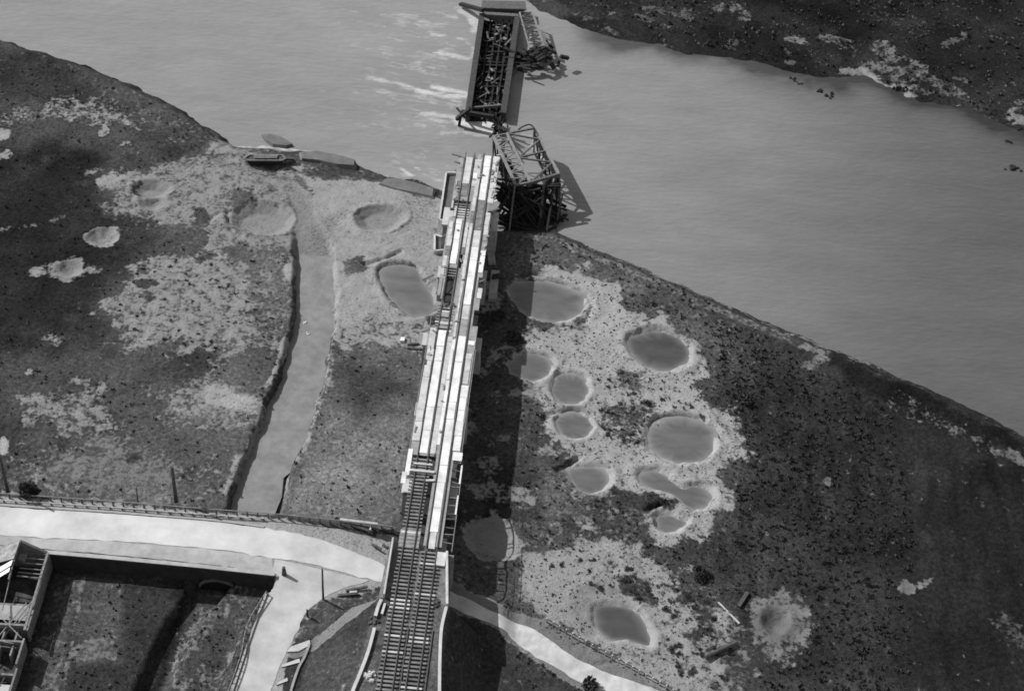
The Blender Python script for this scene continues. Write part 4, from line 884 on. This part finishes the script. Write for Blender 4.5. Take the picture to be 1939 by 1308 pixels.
def fence(pts, label, n, h=1.0, m=mWoodL, mr=mSteelL, rails=(.95, .5), r=.07, name='roadside_fence', rw=.1):
    q = smooth(pts, False, 6); P3 = [P(*a) for a in q]; t = thing(name, label, 'fence', P3[0])
    L_ = [0]
    for a, c in zip(P3, P3[1:]): L_.append(L_[-1]+(c-a).length)
    def at(l):
        for i in range(len(P3)-1):
            if L_[i+1] >= l: return P3[i].lerp(P3[i+1], (l-L_[i])/(L_[i+1]-L_[i]+1e-9))
        return P3[-1]
    for i in range(n):
        p = at(L_[-1]*i/(n-1)); b = MB(); b.beam(p-Vector((0, 0, .3)), p+Vector((0, 0, h)), r*2, r*2, up=(0, 1, 0)); b.build('post', m, t)
    for zz in rails:
        b = MB()
        for a, c in zip(P3, P3[1:]): b.beam(a+Vector((0, 0, zz)), c+Vector((0, 0, zz)), rw, .12 if rw > .06 else .05)
        b.build('rail', mr, t)
    return t
fence([(-60, 936, 3), (0, 941, 3), (200, 955, 3), (400, 971, 3), (520, 980, 2.8), (640, 992, 2.2), (742, 1004, 1.7)], 'long low rail fence along the upper edge of the white road', 42, .85, mSteel, mSteelL, (.8,), .09)
fence([(-60, 945, 3), (0, 949, 3), (200, 962, 3), (400, 977, 3), (500, 984, 2.8)], 'lower row of edging rail beside the pavement of the white road', 26, .35, mSteel, mConc, (.3,), .08, 'edging_rail')
fence([(1035, 1176, .1), (1080, 1202, .1), (1155, 1244, .1), (1235, 1288, .1), (1300, 1325, .1)], 'low fence along the upper verge of the right hand road', 22, .7, mConc, mWood, (.6,), .08, 'verge_fence')
fence([(505, 1125, 2.5), (470, 1185, 2.3), (455, 1250, 2.2), (430, 1320, 2.)], 'thin fence down the left verge of the side road', 16, .8, mWood, mSteelL, (.7,), .05, 'verge_fence')
fence([(984, 985, 0), (980, 1060, 0), (974, 1150, 0)], 'faint wire fence upright between the muddy pond and the sand', 14, .7, mSteelL, mWood, (.6,), .03, 'wire_fence', .03)
fence([(965, 1090, 0), (955, 1165, .3)], 'short faint fence ending at the right hand road', 8, .7, mSteelL, mWood, (.6,), .03, 'wire_fence', .03)
# loose timbers
def timber(x0, y0, x1, y1, z, w_, label, m=mWood, h=.25):
    b = MB(); b.beam(P(x0, y0, z+h/2), P(x1, y1, z+h/2), w_, h); return tag(b.build('timber_beam', m), label, 'timber')
timber(644, 983, 715, 992, 2.1, .35, 'long pale beam lying at the upper road edge near the bridge', mWoodL)
timber(673, 997, 703, 1006, 2.1, .25, 'dark beam lying under the long pale beam by the bridge'); timber(714, 1000, 746, 1004, 1.8, .3, 'dark beam against the bridge side above the road'); timber(703, 994, 700, 1006, 2.1, .2, 'short pale strut joining the two beams by the bridge', mWoodL)
timber(725, 1030, 735, 1037, 1.7, .3, 'short dark plank beside the underpass parapet'); timber(655, 1118, 696, 1110, 1.9, .3, 'upper dark beam lying on the verge left of the underpass'); timber(640, 1127, 678, 1123, 1.9, .35, 'lower dark beam lying on the verge left of the underpass'); timber(662, 1121, 676, 1120, 2.0, .3, 'pale plank between the two verge beams', mWoodL)
timber(771, 652, 793, 650, .1, .3, 'short dark bar on the grass left of the deck, upper of two'); timber(771, 659, 802, 661, .1, .35, 'dark bar on the grass left of the deck, lower of two')
b = MB(); b.tube(P(1335, 1243, .35), P(1392, 1217, .3), .3, .24, 9); b.tube(P(1362, 1231, .35), P(1360, 1222, .7), .08, .05, 6); tag(b.build('fallen_log', mWood), 'thick dark log lying on the sand near the mound crater', 'log')
timber(1360, 1140, 1400, 1180, .0, .25, 'long pale plank lying beside the mound crater', mWoodL, .15)
timber(1415, 1122, 1398, 1148, .1, .5, 'dark beam at the upper left rim of the mound crater', h=.4)
timber(705, 1030, 722, 1040, 1.9, .3, 'small dark plank on the road edge beside the bridge')
for x, y, s_, lb in ((762, 644, .7, 'white block on the ground left of the deck'),):
    b = MB(); p = P(x, y, .2); b.prism([(p.x-s_*.6, p.y-s_*.7), (p.x+s_*.5, p.y-s_*.6), (p.x+s_*.6, p.y+s_*.7), (p.x-s_*.5, p.y+s_*.6)], -.2, .5, [(p.x-s_*.5, p.y-s_*.6), (p.x+s_*.45, p.y-s_*.5), (p.x+s_*.5, p.y+s_*.6), (p.x-s_*.4, p.y+s_*.5)]); tag(b.build('stone_block', mWhite), lb, 'block')
# concrete slabs beside the side road
def cslab(pts, label):
    q = [P(x, y, 2) for x, y in pts]; hh = hzs([(p.x, p.y) for p in q]); q = [P(x, y, h+.15) for (x, y), h in zip(pts, hh)]; hh = hzs([(p.x, p.y) for p in q])
    n = len(q); b = MB(); b.add([(p.x, p.y, h-.3) for p, h in zip(q, hh)]+[(p.x, p.y, h+.16) for p, h in zip(q, hh)], [tuple(range(n-1, -1, -1)), tuple(range(n, 2*n))]+[(i, (i+1) % n, n+(i+1) % n, n+i) for i in range(n)]); tag(b.build('concrete_slab', mConc), label, 'slab')
cslab([(543, 1233), (549, 1224), (586, 1211), (588, 1220), (565, 1232)], 'largest pale concrete slab on the slope right of the side road')
cslab([(533, 1262), (538, 1256), (567, 1246), (568, 1253)], 'middle pale concrete slab on the slope right of the side road'); cslab([(523, 1296), (528, 1290), (544, 1282), (545, 1288)], 'smallest pale concrete slab, lowest beside the side road')
b = MB(); q = smooth([(586, 1218), (578, 1240), (566, 1262), (556, 1290), (550, 1310)], False, 4); q = [P(x, y, 2.2) for x, y in q]; hh = hzs([(p.x, p.y) for p in q])
for (a, ha), (c, hc) in zip(zip(q, hh), list(zip(q, hh))[1:]): b.beam(Vector((a.x, a.y, ha+.1)), Vector((c.x, c.y, hc+.1)), .3, .25)
tag(b.build('edging', mStone), 'thin curved stone edging below the concrete slabs', 'edging')
# ------------------------------------------------------------------ RUINED BUILDING
mWallD = mat('ruin_wall', .17, var=.45, scale=1.3, bump=.7); mBeamP = mat('ruin_beam', .18, var=.4, scale=1.5)
rb = thing('ruined_building', 'roofless ruined long building with bare rafters at the lower left corner', 'building', P(30, 1180, 0))
ze, zr = 3.0, 5.2
e0 = P(94, 1044, ze); r0 = P(43, 1010, zr); ax = (P(-4, 1360, ze)-e0); ax.z = 0; axl = ax.length; ax.normalize()
half = Vector((r0.x-e0.x, r0.y-e0.y, 0)); wd = Vector((-ax.y, ax.x, 0));  wd = wd if wd.dot(half) > 0 else -wd
HW = abs(half.dot(wd)); st = half.dot(ax)
def RB(s_, o, z): p = e0+ax*s_+wd*o; return Vector((p.x, p.y, z))     # o: 0 = right eave, HW = ridge, 2HW = left eave
Ltot = axl
b = MB()
for s0_, s1_, zt_ in ((0, 9.0, ze), (9.0, 12.2, 2.4), (13.6, 17.5, 2.6), (17.5, Ltot, 1.8)): b.beam(RB(s0_, 0, zt_/2-.2), RB(s1_, 0, zt_/2-.2), .24, zt_+.4)
b.build('side_wall', mWallD, rb)
b = MB(); b.beam(RB(0, 2*HW, ze/2), RB(Ltot, 2*HW, ze/2), .35, ze); b.build('side_wall', mWallD, rb)
g0 = [RB(.1, 0, 0), RB(.1, 2*HW, 0), RB(.1, 2*HW, ze), RB(.1, HW, zr), RB(.1, 0, ze)]; g1 = [p+ax*.35 for p in g0]
b = MB(); b.add(g0+g1, [(0, 1, 2, 3, 4), (9, 8, 7, 6, 5)]+[(i, (i+1) % 5, 5+(i+1) % 5, 5+i) for i in range(5)]); b.build('gable_wall', mBrick, rb)
b = MB(); b.beam(RB(.3, .15, ze+.08), RB(12.6, .15, ze-.1), .28, .16); b.build('wall_plate', mBeamP, rb)
b = MB(); b.prism([RB(.2, .2, 0)[:2], RB(Ltot, .2, 0)[:2], RB(Ltot, 2*HW-.2, 0)[:2], RB(.2, 2*HW-.2, 0)[:2]], -.2, .12); b.build('floor', mat('dark_floor', .05, var=.8, scale=.9, bump=.8), rb)  # floor colour near black, unevenly mottled
for i, s_ in enumerate((.6, 1.5, 2.3, 3.2, 3.9, 4.5)):
    b = MB(); b.beam(RB(s_, .1, ze+.1), RB(s_, HW-.3 if i < 3 else HW*.9, ze+.25), .12, .14); b.build('rafter', mBeamP, rb)
b = MB(); b.beam(RB(.3, HW, zr), RB(6.5, HW, zr-.25), .14, .2); b.build('ridge_beam', mBeamP, rb)
for i in range(5):
    b = MB(); s_ = .8+i*.75; b.beam(RB(s_, HW, zr-.05), RB(s_, 2*HW, ze+.05), .12, .12); b.build('rafter', mWood, rb)
b = MB(); b.quad(RB(.5, HW, zr+.1), RB(3.4, HW, zr+.1), RB(3.0, 2*HW, ze+.15), RB(.5, 2*HW, ze+.15), .08); b.build('roof_lath', mTile, rb)
b = MB(); b.quad(RB(3.6, HW+.1, zr+.12), RB(4.5, HW+.1, zr+.1), RB(5.7, 2*HW, ze+.2), RB(4.6, 2*HW, ze+.25), .05); b.quad(RB(4.8, HW+.15, zr+.1), RB(5.4, HW+.1, zr), RB(6.6, 2*HW, ze+.2), RB(5.9, 2*HW, ze+.2), .05); b.build('roof_sheet', mSheet, rb)
b = MB(); b.quad(RB(1.4, HW-1.0, ze+.9), RB(2.7, HW-1.0, ze+.9), RB(2.6, HW-.1, ze+1.0), RB(1.5, HW-.1, ze+1.0), .1); b.build('ceiling_patch', mWallD, rb)
for s_, zt_ in ((8.2, 2.2), (11.6, 2.6), (13.9, 2.3), (18.4, 1.6)):
    b = MB(); b.beam(RB(s_, .2, zt_/2), RB(s_+.1, 2*HW-.2, zt_/2), .28, zt_); b.build('cross_wall', mWallD, rb)
for o in (1.3, 2.9):
    b = MB(); b.beam(RB(11.7, o, .9), RB(15.8, o, .9), .22, 1.8); b.build('partition', mWallD, rb)
for a in ((RB(8.0, .3, 2.9), RB(15.5, HW+.6, 1.2)), (RB(9.2, .1, 3.0), RB(11.0, 1.4, 2.2)), (RB(8.2, 1.0, 2.7), RB(14.0, HW+.2, 2.1)), (RB(6.6, 0, 3.0), RB(12.4, .1, 2.8)), (RB(10.8, HW, 2.5), RB(13.6, .3, 2.6)), (RB(15.4, HW-.5, .8), RB(18.6, HW+.6, .6)), (RB(3.9, HW*1.02, 4.8), RB(9.5, HW*1.1, 2.5))):
    b = MB(); b.beam(a[0], a[1], .11, .11); b.build('fallen_beam', mBeamP, rb)
b = MB(); b.quad(RB(8.4, .5, 2.3), RB(8.6, HW*1.6, 2.4), RB(10.2, HW*1.5, 1.5), RB(10.0, .9, 1.3), .1); b.build('ceiling_patch', mPale, rb)
b = MB(); b.quad(RB(12.2, HW*1.1, 1.9), RB(12.0, HW*1.6, 2.1), RB(15.4, HW*1.7, 1.5), RB(15.6, HW*1.3, 1.3), .1); b.build('ceiling_patch', mSheet, rb)
b = MB(); b.quad(RB(20.0, .2, 1.7), RB(20.0, HW*1.3, 1.7), RB(Ltot, HW*1.3, 1.7), RB(Ltot, .2, 1.7), .15); b.build('roof_remnant', mConc, rb)
rr = random.Random(51)
for i in range(34):
    s_ = rr.uniform(5, Ltot-1); o_ = rr.uniform(.3, 2*HW-.4); z_ = rr.uniform(.3, 2.6) if s_ > 12 else rr.uniform(.3, 2.2); a = rr.choice((0, 1.57))+rr.uniform(-.35, .35); l = rr.uniform(1, 3.2)
    p = RB(s_, o_, z_); q = RB(min(Ltot, s_+math.cos(a)*l), max(.2, min(2*HW, o_+math.sin(a)*l)), max(.2, z_+rr.uniform(-.7, .5))); b = MB(); b.beam(p, q, .09, .1); b.build('fallen_beam', rr.choice((mBeamP, mWood, mBeamP)), rb)
# ------------------------------------------------------------------ VEGETATION
def leafmesh(name, n, rad, hgt, leaf, m, seed):
    r = random.Random(seed); b = MB()
    cl = [(r.gauss(0, rad*.35), r.gauss(0, rad*.35), r.uniform(.25, .8)*hgt, r.uniform(.3, .6)*rad) for _ in range(6)]
    for i in range(n):
        c = r.choice(cl); v = Vector((r.gauss(0, 1), r.gauss(0, 1), r.gauss(0, 1))).normalized()*c[3]*r.uniform(.5, 1)
        p = Vector((c[0]+v.x, c[1]+v.y, max(.03, c[2]+v.z*hgt/rad*.6)))
        a = Vector((r.gauss(0, 1), r.gauss(0, 1), r.gauss(0, 1))).normalized(); d = a.orthogonal().normalized(); s_ = leaf*r.uniform(.6, 1.3)
        b.add([p+a*s_, p+d*s_*.6, p-a*s_, p-d*s_*.6], [(0, 1, 2, 3)])
    me = bpy.data.meshes.new(name); me.from_pydata(b.v, [], b.f); me.materials.append(m); return me
bush = [leafmesh('bush', 240, .75, .5, .10, mLeafD if i % 2 else mLeaf, i) for i in range(4)]
def inpoly(x, y, p):
    c = False
    for i in range(len(p)):
        a = p[i]; d = p[i-1]
        if (a[1] > y) != (d[1] > y) and x < (d[0]-a[0])*(y-a[1])/(d[1]-a[1])+a[0]: c = not c
    return c
Z_ = [(250, 'low dark bush dotted over the scrub field between the craters and the dark right field', 'bushes in the right scrub field',
       [(1400, 760), (1460, 690), (1560, 740), (1680, 790), (1690, 1000), (1710, 1120), (1690, 1308), (1560, 1308), (1520, 1120), (1440, 1080), (1380, 1020), (1400, 900)], (.38, .8), 190),
      (0, 'small dark bush on the pale sand among the craters right of the bridge', 'bushes among the craters', [(1130, 690), (1240, 720), (1350, 780), (1240, 850), (1150, 830), (1130, 760)], (.4, .8), 34),
      (0, 'small dark bush on the pale sand around the lowest dark pond', 'bushes round the lowest pond', [(1020, 1050), (1130, 1040), (1250, 1080), (1350, 1130), (1400, 1290), (1290, 1290), (1240, 1150), (1150, 1110), (1100, 1140)], (.4, .95), 44),
      (0, 'small dark tuft dotted over the mottled sand of the left field', 'tufts on the left sand', [(250, 520), (300, 490), (430, 480), (500, 520), (490, 620), (420, 670), (280, 640), (210, 600)], (.35, .6), 50)]
rv = random.Random(77)
for _, lb, gr, pg, (s0_, s1_), n in Z_:
    x0, x1 = min(p[0] for p in pg), max(p[0] for p in pg); y0, y1 = min(p[1] for p in pg), max(p[1] for p in pg); pts = []
    while len(pts) < n:
        x = rv.uniform(x0, x1); y = rv.uniform(y0, y1)
        if inpoly(x, y, pg) and not any(inpoly(x, y, q[0]) for q in pondsD) and not any((x-u)**2+(y-v)**2 < 90 for u, v in pts): pts.append((x, y))
    wp = [PX(x, y, 0) for x, y in pts]; hh = hzs(wp)
    for (x, y), h in zip(wp, hh):
        o = bpy.data.objects.new('bush', rv.choice(bush)); COL.objects.link(o); o.location = (x, y, h-.05); s_ = rv.uniform(s0_, s1_); o.scale = (s_*rv.uniform(.8, 1.4), s_, s_*rv.uniform(.6, 1)); o.rotation_euler = (0, 0, rv.uniform(0, 6.3)); tag(o, lb, 'bush', gr)
def bigbush(x, y, z, rad, hg, label, n=900, cat='bush'):
    p = P(x, y, z); t = thing('shrub', label, cat, p)
    b = MB()
    for i in range(6): a = i*1.05; b.tube(p-Vector((0, 0, .2)), p+Vector((math.cos(a)*rad*.5, math.sin(a)*rad*.5, hg*.6)), .08, .03, 5)
    b.build('stems', mBark, t)
    me = leafmesh('foliage', n, rad, hg, .2, mLeafD, int(x)); o = bpy.data.objects.new('foliage', me); COL.objects.link(o); o.parent = t
    return t
bigbush(57, 938, 2.4, 1.5, 2.6, 'dense black bush behind the roadside fence near the left edge'); bigbush(1112, 1304, .2, 1.6, 1.2, 'dark shrub at the bottom edge beside the right hand road')
bigbush(1410, 755, 0, 1.4, 1.0, 'dark shrub between the largest pond and the river bank'); bigbush(1325, 1085, 0, 1.5, 1.2, 'dark shrub thicket right of the lower sand patch'); bigbush(940, 600, 0, 1.6, 1.0, 'dark shrub close to the right side of the deck'); bigbush(968, 640, 0, 1.4, .9, 'dark shrub in shade just below the largest left pond')
# ground cover
def cover(name, label, n, pg, sz, m, seed, thr=None):
    r = np.random.RandomState(seed); q = np.array(pg, float); lo = q.min(0); hi = q.max(0)
    pts = r.rand(n*3, 2)*(hi-lo)+lo; X = pts[:, 0]; Y = pts[:, 1]
    keep = (sdf(X, Y, pg) < 0) & (sdf(X, Y, riverP) > .6)
    for pp, z, k in ponds: keep &= sdf(X, Y, pp) > 1.0
    keep &= (sdf(X, Y, canalW) > .3) & (sdf(X, Y, roadW) > .3) & (sdf(X, Y, [tuple(p) for p in emb_poly()]) > .1)
    bl = np.abs((X-_b0.x)*BN.x+(Y-_b0.y)*BN.y) > 3
    keep &= bl
    if thr is not None:
        S_, _, V_ = paint(X[None, :].copy(), Y[None, :].copy()); keep &= (S_[0] < thr)
    pts = pts[keep][:n]; h = height(pts[None, :, 0].copy(), pts[None, :, 1].copy())[0]; k = len(pts)
    vs = []; fs = []
    ang = r.rand(k, 5)*6.28; s_ = sz*(.35+r.rand(k)**4*1.7)
    for j in range(5):
        a = ang[:, j]; c = np.stack([pts[:, 0]+np.cos(a*3)*s_*.5, pts[:, 1]+np.sin(a*3)*s_*.5, h], 1)
        d = np.stack([np.cos(a), np.sin(a), np.zeros(k)], 1)*s_[:, None]*.55; up = np.stack([np.cos(a+1.5)*.4, np.sin(a+1.5)*.4, np.ones(k)], 1)*s_[:, None]*.8
        vs.append(np.stack([c-d, c+d, c+up+d*.4, c+up-d*.4], 1))
    V_ = np.concatenate(vs).reshape(-1, 3).astype(np.float32); nf = len(V_)//4
    me = bpy.data.meshes.new(name); me.vertices.add(len(V_)); me.vertices.foreach_set('co', V_.ravel()); me.loops.add(nf*4); me.loops.foreach_set('vertex_index', np.arange(nf*4, dtype=np.int32))
    me.polygons.add(nf); me.polygons.foreach_set('loop_start', np.arange(0, nf*4, 4, dtype=np.int32)); me.polygons.foreach_set('loop_total', np.full(nf, 4, np.int32)); me.update(calc_edges=True); me.materials.append(m)
    o = bpy.data.objects.new(name, me); COL.objects.link(o); tag(o, label, 'ground cover', kind='stuff')
mTuft = mat('tuft', .06, var=.5, scale=.4, bump=0)
cover('scrub', 'low dark scrub covering the right hand fields', 5200, W([(1340, 600), (1480, 650), (1690, 770), (1730, 1000), (1715, 1400), (1450, 1400), (1400, 1000), (1380, 780)]), .2, mLeafD, 1, .3)
cover('scrub', 'rough weeds over the ground right of the bridge', 3000, W([(900, 430), (1100, 450), (1440, 620), (1440, 1100), (1350, 1320), (980, 1320), (860, 1100), (870, 700)]), .17, mTuft, 2, .45)
cover('grass', 'rough dark grass and weeds over the left field', 2600, W([(-30, 60), (440, 270), (560, 400), (800, 450), (760, 1000), (400, 965), (-30, 935)]), .15, mTuft, 3, .45)
cover('scrub', 'dark scrub on the far river bank', 3500, W([(950, -80), (1240, 60), (1640, 140), (2000, 250), (2050, -120)]), .28, mTuft, 4, .5)
cover('rubble', 'small clods and debris thrown over the pale sand round the craters', 7000, W([(1000, 520), (1150, 530), (1350, 660), (1440, 800), (1400, 1000), (1440, 1300), (1250, 1310), (1000, 1170), (985, 1040), (1060, 950), (1000, 700)]), .10, mWood, 6)
cover('grass', 'grass in the plots below the road', 700, W([(96, 1050), (520, 1090), (430, 1330), (-20, 1330)]), .16, mTuft, 5, .5)
SC.render.engine = 'CYCLES'
